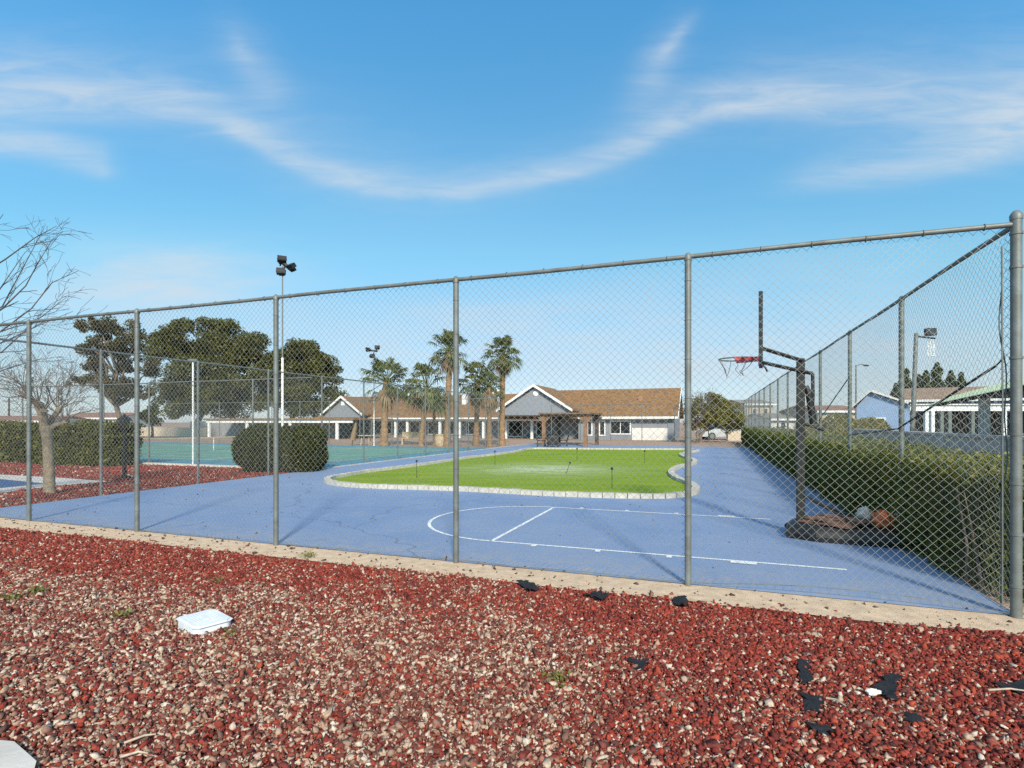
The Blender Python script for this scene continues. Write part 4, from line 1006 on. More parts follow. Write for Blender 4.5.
# things lying on the base
M['tarp'] = mat('reddish_brown_tarp', (.17, .095, .07), .8, var=.35, scale=9, bump=.7, bscale=14)
b = MB(HB).blob((-.42, -.03, .235), (.36, .27, .075), 6, .55, 2.8, 16, 26).build('tarp', M['tarp'], smooth=True); tag(b, 'crumpled reddish brown tarp heaped on the black hoop base', 'tarp')
M['orangebag'] = mat('orange_bag', (.85, .19, .07), .6, var=.3, scale=14, bump=.6, bscale=18)
b = MB(HB).blob((-.91, -.08, .31), (.125, .115, .115), 3, .35, 2.2, 14, 20).build('sandbag', M['orangebag'], smooth=True); tag(b, 'bright orange crumpled bag on the hoop base', 'bag')
M['greybag'] = mat('grey_bag', (.66, .58, .50), .6, var=.25, scale=12, bump=.7, bscale=16)
b = MB(HB).blob((-.73, .10, .32), (.095, .085, .105), 5, .45, 2.6, 14, 20).build('plastic_bag', M['greybag'], smooth=True); tag(b, 'grey white plastic bag bunched up behind the orange one', 'bag')
M['pinkrock'] = mat('pinkish_stone', (.55, .42, .42), .9, var=.2, scale=9, bump=.4)
b = MB(HB).blob((-1.10, .0, .29), (.12, .13, .09), 9, .5, 1.9, 12, 18).build('stone', M['pinkrock'], smooth=True); tag(b, 'pinkish grey stone at the right end of the hoop base', 'stone')

# ------------------------------------------------------------------ putting pins
pins = [((416.7, 478), (416.7, 461), 'short black-topped pin near the left tip of the putting green'), ((495, 465), (495, 451.5), 'thin pin near the far left edge of the putting green'), ((577, 460), (577, 448.8), 'thin pin in front of the right pergola post'),
        ((566, 474), (570, 462.5), 'leaning pin at the pale patch of the green'), ((612, 488.6), (612, 468.5), 'tallest looking pin, near the front kerb of the green'), ((644.6, 463), (644.6, 451), 'thin pin near the far right corner of the green')]
for (bx, by), (tx, ty), lab in pins:
    p = G(bx, by, .04); zt = ZP(ty, p[1]); xt = XP(tx, p[1])
    t = thing('putting_pin', p, lab, 'golf pin', 'pins on the putting green')
    MB().tube([p, (xt, p[1], zt)], .007, 6).build('stick', M['black'], t); MB().blob((xt, p[1], zt), (.034, .034, .032), 1, .05, rings=8, segs=10).build('knob', M['black'], t, smooth=True)

# ------------------------------------------------------------------ foreground objects
M['lid'] = mat('white_plastic_lid', (.72, .75, .78), .45, var=.06, scale=9, bump=.06)
Lc = Vector((-2.272, 4.04, 0)); ex = Vector((.765, -.643, 0)); ey = Vector((.643, .765, 0)); hx, hy = .178, .128
FL = lambda a, b, c: tuple(Lc + ex * a + ey * b + Vector((0, 0, c)))
vb = thing('valve_box', tuple(Lc), 'white square plastic valve box lid set in the gravel', 'valve box')
o = MB(FL); ch_ = .03
def octo(k): return [(-hx * k + ch_, -hy * k), (hx * k - ch_, -hy * k), (hx * k, -hy * k + ch_), (hx * k, hy * k - ch_), (hx * k - ch_, hy * k), (-hx * k + ch_, hy * k), (-hx * k, hy * k - ch_), (-hx * k, -hy * k + ch_)]
o.prism(octo(1.0), 2, .0, .072).build('box', M['lid'], vb, bevel=.012)
o = MB(FL); o.prism(octo(.93), 2, .0725, .080)
for i in range(-4, 5): o.box(-hx * .7, hx * .7, i * hy * .16 - .004, i * hy * .16 + .004, .0802, .0822)
o.box(-.05, .05, -.015, .015, .0802, .085); o.build('lid', M['lid'], vb, bevel=.003)

M['fabric'] = mat('black_landscape_fabric', (.014, .015, .019), .75, var=.35, scale=40, bump=.5, bscale=120)
for (px, py, out, lab), poly in zip(scrap_defs, scr_xy):
    mbf = MB(); cxy = sum(poly, Vector((0, 0))) / len(poly); rgf = random.Random(px)
    # finer torn outline, crinkled surface
    fine = []
    for i in range(len(poly)):
        a, b = poly[i], poly[(i + 1) % len(poly)]
        for k in range(4):
            q = a.lerp(b, k / 4); fine.append(q + Vector((rgf.uniform(-1, 1), rgf.uniform(-1, 1))) * .022)
    rings_ = 5; n0 = 0; zb_ = .034 if v_.size else .034
    for r_ in range(rings_ + 1):
        k = 1 - r_ / rings_
        for q in fine:
            w = cxy.lerp(q, k * 1.06); h = .012 + (.034 if py < 610 else .018) * (mnoise.noise(Vector((w.x * 14, w.y * 14, px))) + .5) + .006
            mbf.v.append((w.x, w.y, h + (.016 if py < 610 else .004)))
    nf = len(fine)
    for r_ in range(rings_):
        for i in range(nf): mbf.f.append((r_ * nf + i, r_ * nf + (i + 1) % nf, (r_ + 1) * nf + (i + 1) % nf, (r_ + 1) * nf + i))
    tag(mbf.build('fabric_scrap', M['fabric']), lab, 'fabric scrap', 'black landscape fabric scraps in the gravel')
# sticks
M['stick'] = mat('dry_stick', (.50, .40, .30), .9, var=.2, scale=20)
for (a, b), lab in ((((124, 743), (156, 734)), 'pale dry stick lying in the front left gravel'), (((120, 757), (148, 753)), 'short pale stick just below the longer one, front left'), (((988, 690), (1034, 692)), 'thin dry stick over the black scrap at the right edge'), (((826, 698), (846, 706)), 'small pale twig between two black patches')):
    A_, B_ = Vector(G(*a, .045)), Vector(G(*b, .045)); m_ = A_.lerp(B_, .5) + Vector((.01, .015, .006))
    tag(MB().tube([tuple(A_), tuple(m_), tuple(B_)], [.006, .005, .003], 6).build('stick', M['stick']), lab, 'stick')
M['whitestone'] = mat('white_stone', (.72, .69, .63), .9, var=.12, scale=20)
b = MB().blob(G(873, 692, .04), (.042, .022, .016), 4, .4, 2).build('white_stone', M['whitestone']); tag(b, 'flat white stone beside the ragged black patch', 'stone')
# concrete corner bottom left
q = [(*G(-60, 745)[:2],), (*G(12, 752)[:2],), (*G(34, 772)[:2],), (*G(10, 860)[:2],), (*G(-120, 860)[:2],)]
tag(MB().prism([tuple(x) for x in q], 2, 0, .045).build('concrete_slab', M['concrete'], bevel=.008), 'corner of a pale concrete slab at the lower left', 'slab')
# weeds
for i, (px, py, lab) in enumerate(((12, 602, 'sprawling green weed at the left edge of the gravel'), (38, 594, 'small bright green weed just right of the edge weed'), (122, 619, 'yellow green weed left of the white lid'), (218, 584, 'faint weed behind the white lid'), (308, 559, 'green weed at the sand edge near the third post'), (232, 638, 'tiny weed at the right of the white lid'), (557, 684, 'dry weed tuft in the middle of the gravel'))):
    p = G(px, py); rg = np.random.default_rng(40 + i); nW = 75 if i not in (3, 5) else 26
    q = np.stack([p[0] + rg.normal(0, .040, nW), p[1] + rg.normal(0, .038, nW), .03 + np.abs(rg.normal(0, .018, nW))], 1)
    tag(leaves('weed', q, np.full(nW, .016), M['weed'], None, .4, .8, 50 + i), lab, 'weed', 'weeds in the gravel')

# ------------------------------------------------------------------ hedges and shrubs
def hedge_pts(rg, u0, u1, v0, v1, h, n, frame=P, rough=.06, fn=None):
    """points through a box's skin: court face, back, top and ends"""
    f = rg.random(n); L_, Wd = v1 - v0, u1 - u0
    areas = np.array([L_ * h, L_ * h, L_ * Wd, Wd * h, Wd * h]); cs = np.cumsum(areas / areas.sum()); k = np.searchsorted(cs, f)
    a, b = rg.random(n), rg.random(n)
    u = np.select([k == 0, k == 1, k == 2, k == 3, k == 4], [np.full(n, u1), np.full(n, u0), u0 + a * Wd, u0 + a * Wd, u0 + a * Wd])
    v = np.select([k == 3, k == 4], [np.full(n, v0), np.full(n, v1)], v0 + (a if False else rg.random(n)) * L_)
    z = np.where(k == 2, h, b * h)
    u = u + rg.normal(0, rough, n); v = v + rg.normal(0, rough, n); z = np.abs(z + rg.normal(0, rough, n))
    lump = np.array([mnoise.noise(Vector((float(x) * 1.1, float(y) * 1.1, float(w) * 1.4))) for x, y, w in zip(u, v, z)])
    u = u + lump * .10 * np.where(k == 0, 1, -1); z = z + np.where(k == 2, lump * .10, 0)
    if fn is not None: u, v, z = fn(u, v, z)
    return np.stack([C0[0] + UX * u + VX * v, C0[1] + UY * u + VY * v, z], 1)


hd = thing('hedge', P(-.4, 2), 'long dense green hedge along the right fence beside the court', 'hedge')
rg = np.random.default_rng(11)
def taper(u, v, z):
    k = np.clip((v - .1) / 2.2, 0, 1); return np.where(u > -.45, u - .30 * (1 - k), u), v, z
pts = [hedge_pts(rg, -1.15, .06, .45, 5.0, 1.03, 30000, fn=taper, rough=.055), hedge_pts(rg, -1.15, .06, 5.0, 13, 1.03, 30000), hedge_pts(rg, -1.15, .06, 13, 38, 1.03, 26000, rough=.08)]
szs = [np.full(30000, .026), np.full(30000, .036), np.full(26000, .06)]
core = MB(P); core.box(-1.05, -.36, .6, 2.5, 0, .90).box(-1.05, -.08, 2.5, 38, 0, .92)
leaves('foliage', np.concatenate(pts), np.concatenate(szs), M['hedge'], hd, .5, .5, 12, core)
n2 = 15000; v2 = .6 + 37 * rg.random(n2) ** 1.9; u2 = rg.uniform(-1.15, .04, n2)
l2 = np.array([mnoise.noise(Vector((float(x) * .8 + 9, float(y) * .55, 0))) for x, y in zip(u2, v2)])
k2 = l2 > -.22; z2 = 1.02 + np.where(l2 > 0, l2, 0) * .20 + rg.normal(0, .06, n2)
leaves('top_leaves', np.stack([C0[0] + UX * u2 + VX * v2, C0[1] + UY * u2 + VY * v2, z2], 1)[k2], (.024 + v2 * .0012)[k2], M['topleaf'], hd, .5, .6, 13)  # yellower leaf set laid over the top of the hedge
# a few woody stems at the bottom
mb = MB()
for i in range(40):
    v = .5 + 8.5 * i / 40 ; u = rg.uniform(-.5, .02); mb.tube([P(u, v, 0), P(u + rg.normal(0, .05), v + rg.normal(0, .08), .4), P(u + rg.normal(0, .1), v + rg.normal(0, .15), .9)], [.014, .01, .005], 5)
for i in range(12):
    v = .25 + 1.5 * rg.random(); u = rg.uniform(-.55, -.02) ; h_ = rg.uniform(.2, .9)
    mb.tube([P(u, v, 0), P(u + rg.normal(0, .05), v + rg.normal(0, .06), h_ * .5), P(u + rg.normal(0, .10), v + rg.normal(0, .12), h_)], [.005, .004, .002], 4)
mb.build('stems', M['twigpale'], hd)

hl = thing('hedge', P(31, 8.0), 'tall dark green clipped hedge beyond the bare tree', 'hedge')
u0h, u1h = u_at(136, 8.3), 46
rg = np.random.default_rng(15); nH = 34000
fh = rg.random(nH); a = rg.random(nH); zz_ = rg.random(nH) ** .9 * 1.42
uu = u0h + a * (u1h - u0h); vv = np.where(fh < .62, 7.35, np.where(fh < .9, 7.35 + rg.random(nH) * 1.1, 8.4)); zz_ = np.where((fh >= .62) & (fh < .9), 1.42, zz_)
e = rg.random(nH) < .06; uu = np.where(e, u0h, uu); vv = np.where(e, 7.35 + rg.random(nH) * 1.05, vv)
lump = np.array([mnoise.noise(Vector((float(x) * .9, float(y), float(w) * 1.2))) for x, y, w in zip(uu, vv, zz_)])
vv = vv + rg.normal(0, .07, nH) - lump * .25; uu = uu + rg.normal(0, .07, nH); zz_ = np.abs(zz_ + rg.normal(0, .05, nH) + np.where(zz_ > 1.36, lump * .12, 0))
core = MB(P).box(u0h + .15, u1h, 7.5, 8.35, 0, 1.30)
leaves('foliage', np.stack([C0[0] + UX * uu + VX * vv, C0[1] + UY * uu + VY * vv, zz_], 1), np.full(nH, .065), M['hedgedark'], hl, .5, .4, 16, core)

def shrub(name, label, cx_, cy_, rx, ry, rz, cz, n, size, m, seed, square=2.0, group=None, cat='shrub'):
    rg = np.random.default_rng(seed); t = thing(name, (cx_, cy_, 0), label, cat, group)
    d = rg.normal(0, 1, (n * 4, 3)); d /= (np.abs(d) ** square).sum(1, keepdims=True) ** (1 / square)
    rr_ = np.linalg.norm(d, axis=1); d = d[rg.random(len(d)) < (rr_ / rr_.max()) ** 4][:n]; n = len(d)
    lump = np.array([mnoise.noise(Vector((float(x) * 2.2, float(y) * 2.2, float(z) * 2.2 + seed))) for x, y, z in d])
    q = (1 + .11 * lump + rg.normal(0, .035, n))[:, None] * d * np.array([rx, ry, rz]) + np.array([cx_, cy_, cz])
    q[:, 2] = np.abs(q[:, 2])
    core = MB().blob((cx_, cy_, cz), (rx * .78, ry * .74, min(rz * .80, cz)), seed, .05, 2, 10, 14)
    leaves('foliage', q, np.full(n, size), m, t, .5, .3, seed, core)
    MB().tube([(cx_, cy_, -.1), (cx_, cy_, .4)], .07, 8).build('trunk', M['pinebark'], t)
    return t
Yb = 17.0; kb = Yb / F
shrub('clipped_shrub', 'big round clipped dark green shrub on the left edge of the blue court', XP(264.5, Yb), Yb, 26.5 * kb, .85, .71, .70, 26000, .034, M['bush'], 21, 2.25, 'clipped shrubs beside the court')
Yb = 16.9
shrub('clipped_shrub', 'clipped shrub with a flat squared right side, joined to the round one', XP(300, Yb), Yb, 22.5 * kb, .70, .69, .68, 26000, .034, M['bush'], 22, 3.6, 'clipped shrubs beside the court')

# ------------------------------------------------------------------ bare trees
def grow(mb, p, d, L_, r, depth, rg, up=.15, split=(2, 3), spread=.6, minr=.004, shrink=.74):
    k = 4; pts = [p.copy()]; rad = [r]; q = p.copy(); dd = d.copy()
    for i in range(k):
        dd = (dd + Vector((rg.gauss(0, .16), rg.gauss(0, .16), rg.gauss(0, .13) + up * .3))).normalized(); q = q + dd * (L_ / k); pts.append(q.copy()); rad.append(max(minr, r * (1 - .36 * (i + 1) / k)))
    mb.tube([tuple(x) for x in pts], rad, 6 if r > .03 else 4, False)
    if depth <= 0: return
    for i in range(rg.randint(*split)):
        ax = Vector((rg.gauss(0, 1), rg.gauss(0, 1), rg.gauss(0, 1))).cross(dd)
        if ax.length < 1e-3: continue
        nd = (Matrix.Rotation(rg.uniform(.35, 1.0) * spread * (1 if rg.random() < .5 else -1), 3, ax.normalized()) @ dd); nd = (nd + Vector((0, 0, up))).normalized()
        st_ = pts[rg.randint(2, k)]
        grow(mb, st_, nd, L_ * rg.uniform(.6, .95) * shrink / .74, rad[-1] * rg.uniform(.6, .85), depth - 1, rg, up, split, spread, minr, shrink)


p = G(50, 494); Yt = p[1]; kt = Yt / F
t = thing('bare_tree', p, 'leafless pollarded tree with pale trunk standing in the red gravel', 'tree')
zf = ZP(432, Yt)
mb = MB(); mb.tube([(p[0], Yt, -.1), (p[0] - .01, Yt, .1), (p[0] - .03, Yt, .7), (p[0] - .06, Yt, zf - .1), (p[0] - .10, Yt, zf + .12)], [.125, .105, .093, .095, .11], 14)
tips = []
rgt = random.Random(12)
for (dx, dy, dz, r) in ((-16, .05, 36, .075), (8, -.15, 28, .06), (26, .12, 12, .05), (-4, .4, 30, .055)):
    e_ = Vector((p[0] - .1 + dx * kt * .55, Yt + dy, zf + dz * kt * .75)); s_ = Vector((p[0] - .09, Yt, zf))
    mb.tube([tuple(s_), tuple(s_.lerp(e_, .5) + Vector((0, 0, .05))), tuple(e_)], [r * 1.15, r, r * .95], 10); mb.blob(tuple(e_), (r * 1.25, r * 1.25, r * 1.15), rgt.randint(1, 99), .5, 2.5, 8, 10)
    tips.append((e_, (e_ - s_).normalized(), r))
mb.build('trunk', M['bark'], t, smooth=True)
mb = MB()
for e_, d_, r in tips:
    for i in range(8):
        a = rgt.uniform(0, 6.28); nd = (Vector((math.cos(a), .7 * math.sin(a), rgt.uniform(.1, 1.3))) + d_ * .5).normalized()
        grow(mb, e_.copy(), nd, rgt.uniform(.35, .6), r * .22, 3, rgt, .10, (2, 3), .8, .0035, .72)
mb.build('crown', M['twigpale'], t)

# nearer leafless tree whose branches reach in from the left
xt, Yt = -10.9, 9.9
t = thing('bare_tree', (xt, Yt, 0), 'leafless tree just outside the left edge, thin branches reaching into the sky', 'tree')
mb = MB(); mb.tube([(xt, Yt, -.1), (xt + .05, Yt, 1.0), (xt, Yt, 2.0)], [.14, .11, .10], 12)
mb.build('trunk', M['bark'], t, smooth=True)
mb = MB(); rgt = random.Random(5); kt = Yt / F
guides = [[(-80, 350), (-40, 335), (0, 308), (22, 285), (33, 262), (45, 240)], [(-70, 345), (-30, 325), (0, 306), (18, 270), (40, 226)], [(-80, 370), (-30, 350), (0, 331), (30, 308), (50, 282), (76, 270)], [(-70, 365), (-20, 322), (0, 297), (12, 283), (34, 255)],
          [(-90, 330), (-40, 285), (0, 258), (28, 235), (48, 222)], [(-80, 380), (-20, 362), (0, 351), (30, 322), (62, 296)], [(-80, 375), (-20, 352), (10, 340), (40, 326), (75, 312)], [(-80, 380), (-30, 385), (0, 376), (25, 368), (60, 360)], [(-80, 340), (-30, 265), (0, 236), (18, 220)], [(-80, 390), (-20, 392), (8, 380), (30, 388)]]
for gi, gd in enumerate(guides):
    dy = rgt.uniform(-.5, .5); pts = [Vector((XP(a, Yt), Yt + dy * i / 5, ZP(b, Yt))) for i, (a, b) in enumerate(gd)]
    rr = [.019 * (1 - .82 * i / (len(pts) - 1)) for i in range(len(pts))]; mb.tube([tuple(q) for q in pts], rr, 6, False)
    for i in range(2, len(pts)):
        d = (pts[i] - pts[i - 1]).normalized()
        for k in range(2):
            nd = (d + Vector((rgt.uniform(-.2, .9), rgt.uniform(-.5, .5), rgt.uniform(-.7, .6)))).normalized()
            grow(mb, pts[i - 1].lerp(pts[i], rgt.random()), nd, rgt.uniform(.25, .5), rr[i] * .6 + .002, 2, rgt, .02, (1, 3), .7, .0028, .72)
mb.tube([(xt, Yt, 1.9), (XP(-80, Yt), Yt, ZP(355, Yt))], [.09, .05], 8); mb.tube([(xt, Yt, 1.6), (XP(-80, Yt), Yt, ZP(380, Yt))], [.07, .04], 8)
mb.build('crown', M['twig'], t)

# ------------------------------------------------------------------ big trees
big_tree('pine_tree', 'ragged pine with browned branches behind the bare tree', 112, 45, 319, 416, 38, 31, 'pinebrown', 24000, .11, .24, 34, .55, ((-.15, .80, .75, .22), (.30, .50, .75, .22), (-.45, .28, .70, .2), (.25, .0, .9, .22), (-.3, -.32, .8, .2), (.45, -.55, .6, .22)), 120, 'trees behind the tennis court', 26)
big_tree('pine_tree', 'tallest wide dark green pine in the middle of the tree row', 212, 62, 316, 424, 62, 32, 'pine', 46000, .16, .36, 52, 1.25, ((-.1, .55, .55, .42), (.32, .28, .58, .5), (-.6, .30, .42, .4), (.62, -.15, .48, .5), (-.1, -.15, .62, .45), (-.55, -.45, .35, .3), (.25, -.55, .6, .4), (-.1, -.72, .55, .3)), 196, 'trees behind the tennis court', 18)
big_tree('pine_tree', 'rounded dark green pine at the right end of the tree row', 301, 64, 341, 420, 38, 33, 'pine', 32000, .15, .34, 40, 1.15, ((-.05, .40, .75, .58), (.30, .05, .75, .55), (-.5, -.05, .55, .6), (.75, -.55, .33, .35), (-.1, -.45, .7, .4), (.15, -.78, .55, .25)), 290, 'trees behind the tennis court', 16)
big_tree('small_tree', 'low yellowish palm-like tree beyond the tennis court', 152, 50, 404, 428, 13, 34, 'olive', 2600, .13, .12, 12, .55, ((0, 0, 1, 1),), 152, None, 5)
# right-hand desert trees
big_tree('desert_tree', 'olive green desert tree right of the clubhouse', 713, 40, 393, 433, 27, 35, 'olive', 9000, .08, .12, 34, .5, ((-.1, .25, .8, .7), (.5, -.1, .6, .6), (-.5, -.35, .5, .55), (.75, -.7, .35, .4)), 700, None, 12, 'pinebark', -.9)
rgt = random.Random(3); Yd = 38.5; x0 = XP(697, Yd)
t = thing('sparse_tree', (x0, Yd, 0), 'thin sparse-leaved tree at the corner of the clubhouse', 'tree')
mb = MB(); mb.tube([(x0, Yd, -.1), (x0 + .05, Yd, 1.2)], [.09, .07], 8); mb.build('trunk', M['pinebark'], t)
mb = MB()
for i in range(9):
    a = rgt.uniform(0, 6.28); grow(mb, Vector((x0 + .05, Yd, 1.15)), Vector((.8 * math.cos(a), .6 * math.sin(a), rgt.uniform(.8, 1.8))).normalized(), rgt.uniform(.9, 1.3), .035, 3, rgt, .1, (2, 3), .7, .009, .74)
tips_ = np.array(mb.v)[::9]; tips_ = tips_[tips_[:, 2] > 1.8]
mb.build('branches', M['twig'], t); leaves('crown', tips_ + np.random.default_rng(2).normal(0, .08, tips_.shape), np.full(len(tips_), .055), M['olive'], t, .45, .3, 5)

# ------------------------------------------------------------------ palms
def palm(px, base_py, crown_py, cw, label, seed, tw=3.6, skirt=0.0, nf=34, droop=.0):
    Y = EYE * F / (base_py - HY); x = XP(px[0], Y); xc = XP(px[1], Y); zc = ZP(crown_py, Y); Rc = cw * Y / F; r0 = .84 * tw * Y / F; rgp = random.Random(seed)
    t = thing('palm_tree', (x, Y, 0), label, 'palm tree', 'palms in front of the clubhouse')
    mb = MB(); k = 26; pts = []; rad = []
    for i in range(k + 1):
        q = i / k; pts.append((x + (xc - x) * q ** 1.3, Y, -.1 + (zc + .1) * q)); rad.append(r0 * (1.22 - .3 * min(1, q * 3) - .12 * q + .07 * rgp.uniform(-1, 1)) * (1.06 if i % 2 else .96))
    mb.tube(pts, rad, 12); mb.build('trunk', M['palmbark'], t, smooth=False)
    def fronds(n, e0, e1, m, name, L1, Rf, dr):
        mbp = MB()
        for i in range(n):
            az = rgp.uniform(0, 2 * math.pi); el = R(rgp.uniform(e0, e1)); d = Vector((math.cos(az) * math.cos(el), math.sin(az) * math.cos(el), math.sin(el)))
            s = Vector((xc, Y, zc)) + Vector((0, 0, rgp.uniform(-.15, .1))); l = L1 * rgp.uniform(.8, 1.15)
            mid = s + d * l * .6; e = s + d * l + Vector((0, 0, -dr * l * (1 - math.sin(el)) * .35))
            mbp.tube([tuple(s), tuple(mid), tuple(e)], [.025, .02, .012], 4, False)
            side = d.cross(Vector((0, 0, 1))); side = side.normalized() if side.length > .05 else Vector((1, 0, 0)); upv = side.cross(d).normalized(); dirn = (e - mid).normalized()
            rf = Rf * rgp.uniform(.8, 1.15)
            for b in range(13):
                th = R(-85 + 170 * b / 12 + rgp.uniform(-4, 4)); bd = (dirn * math.cos(th) + side * math.sin(th)).normalized()
                le = rf * (.72 + .28 * math.cos(th)) * rgp.uniform(.85, 1.1); wd = rf * .058
                perp = (side * math.cos(th) - dirn * math.sin(th)).normalized()
                fold = upv * (.12 * rf * abs(math.sin(th)))
                m1 = e + bd * le * .6 + fold; tp_ = e + bd * le + Vector((0, 0, -(.22 + .35 * rgp.random()) * le * (1 + dr)))
                n0 = len(mbp.v)
                mbp.v += [tuple(e), tuple(m1 + perp * wd), tuple(tp_), tuple(m1 - perp * wd)]; mbp.f.append((n0, n0 + 1, n0 + 2, n0 + 3))
        return mbp.build(name, m, t)
    fronds(nf + 12, -40, 80, M['palm'], 'crown', Rc * .72, Rc * .52, droop)
    if skirt: fronds(int(26 * skirt), -82, -35, M['palmdead'], 'dry_skirt', Rc * .45, Rc * .5, .5)
palm((384, 386), 446.2, 382, 24, 'short stout palm at the left of the palm row', 1, 4.6, .25, 40)
palm((421, 427), 446.6, 388, 25, 'palm with long drooping fronds between the stout and the tall palm', 2, 3.2, 0, 30, .4)
palm((447, 450), 446.4, 352, 21, 'tall leaning-topped palm left of the centre fence post', 3, 3.9, .35, 36)
palm((476, 478), 445.6, 383, 21, 'short bushy palm right of the centre fence post', 4, 3.5, .3, 38)
palm((489.5, 489), 446.8, 388, 17, 'palm half hidden behind the tallest trunk, with a dry brown skirt', 5, 3.2, 1.2, 24)
palm((502, 503), 446.0, 356, 19, 'tallest palm, with a round crown, left of the grey gable', 6, 3.5, .5, 44)
palm((434.5, 434), 445.4, 402, 14, 'lowest palm with a thin trunk behind the beige bin', 7, 2.0, 0, 18)

# ------------------------------------------------------------------ far houses, walls and car
def house(name, label, px0, px1, Y, py_e, py_r, wallm, roofm, depth=8, gable_front=False, group='houses beyond the courts', windows=()):
    x0, x1 = XP(px0, Y), XP(px1, Y); ze, zr = ZP(py_e, Y), ZP(py_r, Y)
    t = thing(name, ((x0 + x1) / 2, Y, 0), label, 'house', group)
    MB().box(x0, x1, Y, Y + depth, 0, ze).build('wall', wallm, t)
    if gable_front:
        xm = (x0 + x1) / 2; MB().prism([(x0, ze + .002), (x1, ze + .002), (xm, zr - .1)], 1, Y + .01, Y + .3).build('gable_wall', wallm, t)
        MB().prism([(x0 - .4, ze - .15), (xm, zr), (x1 + .4, ze - .15), (x1 + .4, ze + .02), (xm, zr + .18), (x0 - .4, ze + .02)], 1, Y - .4, Y + depth).build('roof', roofm, t)
    else:
        MB().prism([(Y - .5, ze - .1), (Y + depth / 2, zr), (Y + depth + .5, ze - .1), (Y + depth + .5, ze + .05), (Y + depth / 2, zr + .15), (Y - .5, ze + .05)], 0, x0 - .4, x1 + .4).build('roof', roofm, t)
        MB().prism([(Y, ze + .051), (Y + depth, ze + .051), (Y + depth / 2, zr - .1)], 0, x0 + .01, x0 + .2).prism([(Y, ze + .051), (Y + depth, ze + .051), (Y + depth / 2, zr - .1)], 0, x1 - .2, x1 - .01).build('gable_wall', wallm, t)
        MB().box(x0 - .4, x1 + .4, Y - .56, Y - .51, ze - .2, ze + .05).build('fascia', M['white'], t)
    for a, b, c, d in windows:
        w = MB().box(XP(a, Y), XP(b, Y), Y - .06, Y - .003, ZP(d, Y), ZP(c, Y)).build('window', M['white'], t); e_ = .1
        MB().box(XP(a, Y) + e_, XP(b, Y) - e_, Y - .075, Y - .062, ZP(d, Y) + e_, ZP(c, Y) - e_).build('pane', M['glass'], w)
    return t
t = thing('house', (XP(880, 46), 46, 0), 'pale blue house with a white-edged front gable behind the hedge', 'house', 'houses beyond the courts')
BH = lambda a, b, z: (XP(857, 46) + .835 * a + .55 * b, 46 - .55 * a + .835 * b, z)
zp_, ze_ = ZP(391.5, 45.5), ZP(413, 45.5)
ap = .95
MB(BH).box(0, 3.2, 0, 6, 0, ze_).build('wall', M['bluehouse'], t)
MB(BH).prism([(0, ze_ + .002), (3.2, ze_ + .002), (3.2, ZP(404, 45) - .05), (ap, zp_ - .06), (0, ZP(405.5, 46) - .05)], 1, .01, .3).build('gable_wall', M['bluehouse'], t)
zl2, zr2 = ZP(405.5, 46) - .12, ZP(403.5, 45) - .06
MB(BH).prism([(-.3, zl2), (ap, zp_), (3.5, zr2), (3.5, zr2 + .14), (ap, zp_ + .14), (-.3, zl2 + .14)], 1, -.3, 6.2).build('roof', M['tilered'], t)
MB(BH).prism([(-.3, zl2 - .02), (ap, zp_ - .03), (3.5, zr2 - .02), (3.5, zr2 + .12), (ap, zp_ + .16), (-.3, zl2 + .12)], 1, -.38, -.302).build('verge_board', M['offwhite'], t)
w = MB(BH).box(1.1, 2.0, -.05, -.003, 1.0, 1.9).build('window', M['white'], t); MB(BH).box(1.2, 1.9, -.07, -.052, 1.1, 1.8).build('pane', M['glass'], w)
t = thing('house', BH(9, 2, 0), 'long blue house with brown roof right of the blue gable', 'house', 'houses beyond the courts')
MB(BH).box(3.25, 22, 1.5, 9.5, 0, 3.25).build('wall', M['bluehouse'], t)
MB(BH).prism([(.9, 3.22), (5.5, 4.35), (10.1, 3.22), (10.1, 3.36), (5.5, 4.50), (.9, 3.36)], 0, 3.0, 22.4).build('roof', M['tilebrown'], t)
MB(BH).box(3.0, 22.4, .84, .895, 3.15, 3.34).build('fascia', M['offwhite'], t)
MB(BH).prism([(1.5, 3.255), (9.5, 3.255), (5.5, 4.25)], 0, 3.26, 3.5).build('gable_wall', M['bluehouse'], t)
for a in (6.5, 9.5, 13.5):
    w = MB(BH).box(a, a + 1.2, 1.44, 1.497, 1.1, 2.1).build('window', M['white'], t); MB(BH).box(a + .1, a + 1.1, 1.42, 1.438, 1.2, 2.0).build('pane', M['glass'], w)
house('house', 'low white house with grey roof just right of the hoop pole', 771, 812, 70, 419, 414, M['offwhite'], M['tilegrey'], 9, windows=((780, 786, 422, 429),))
house('house', 'tan house with flat brown roof between the hoop and the blue gable', 818, 862, 66, 411, 405.5, M['tanwall'], M['tilered'], 9, windows=((826, 833, 414, 421),))
house('house', 'tall beige house behind the far end of the side fence', 745, 773, 80, 404, 399.5, M['tanwall'], M['tilegrey'], 9, windows=((752, 757, 408, 415), (763, 768, 408, 415)))
house('house', 'distant house with red brown roof at the far left beyond the hedge', -60, 40, 75, 421, 416.5, M['offwhite'], M['tilered'], 10, windows=((6, 12, 422, 427),))
house('house', 'distant house with pale walls seen between the two left pines', 60, 118, 95, 418, 413, M['offwhite'], M['tilered'], 10, windows=((80, 86, 420, 425),))
M['palepost'] = mat('pale_grey_post_paint', (.48, .48, .46), .7, var=.08)
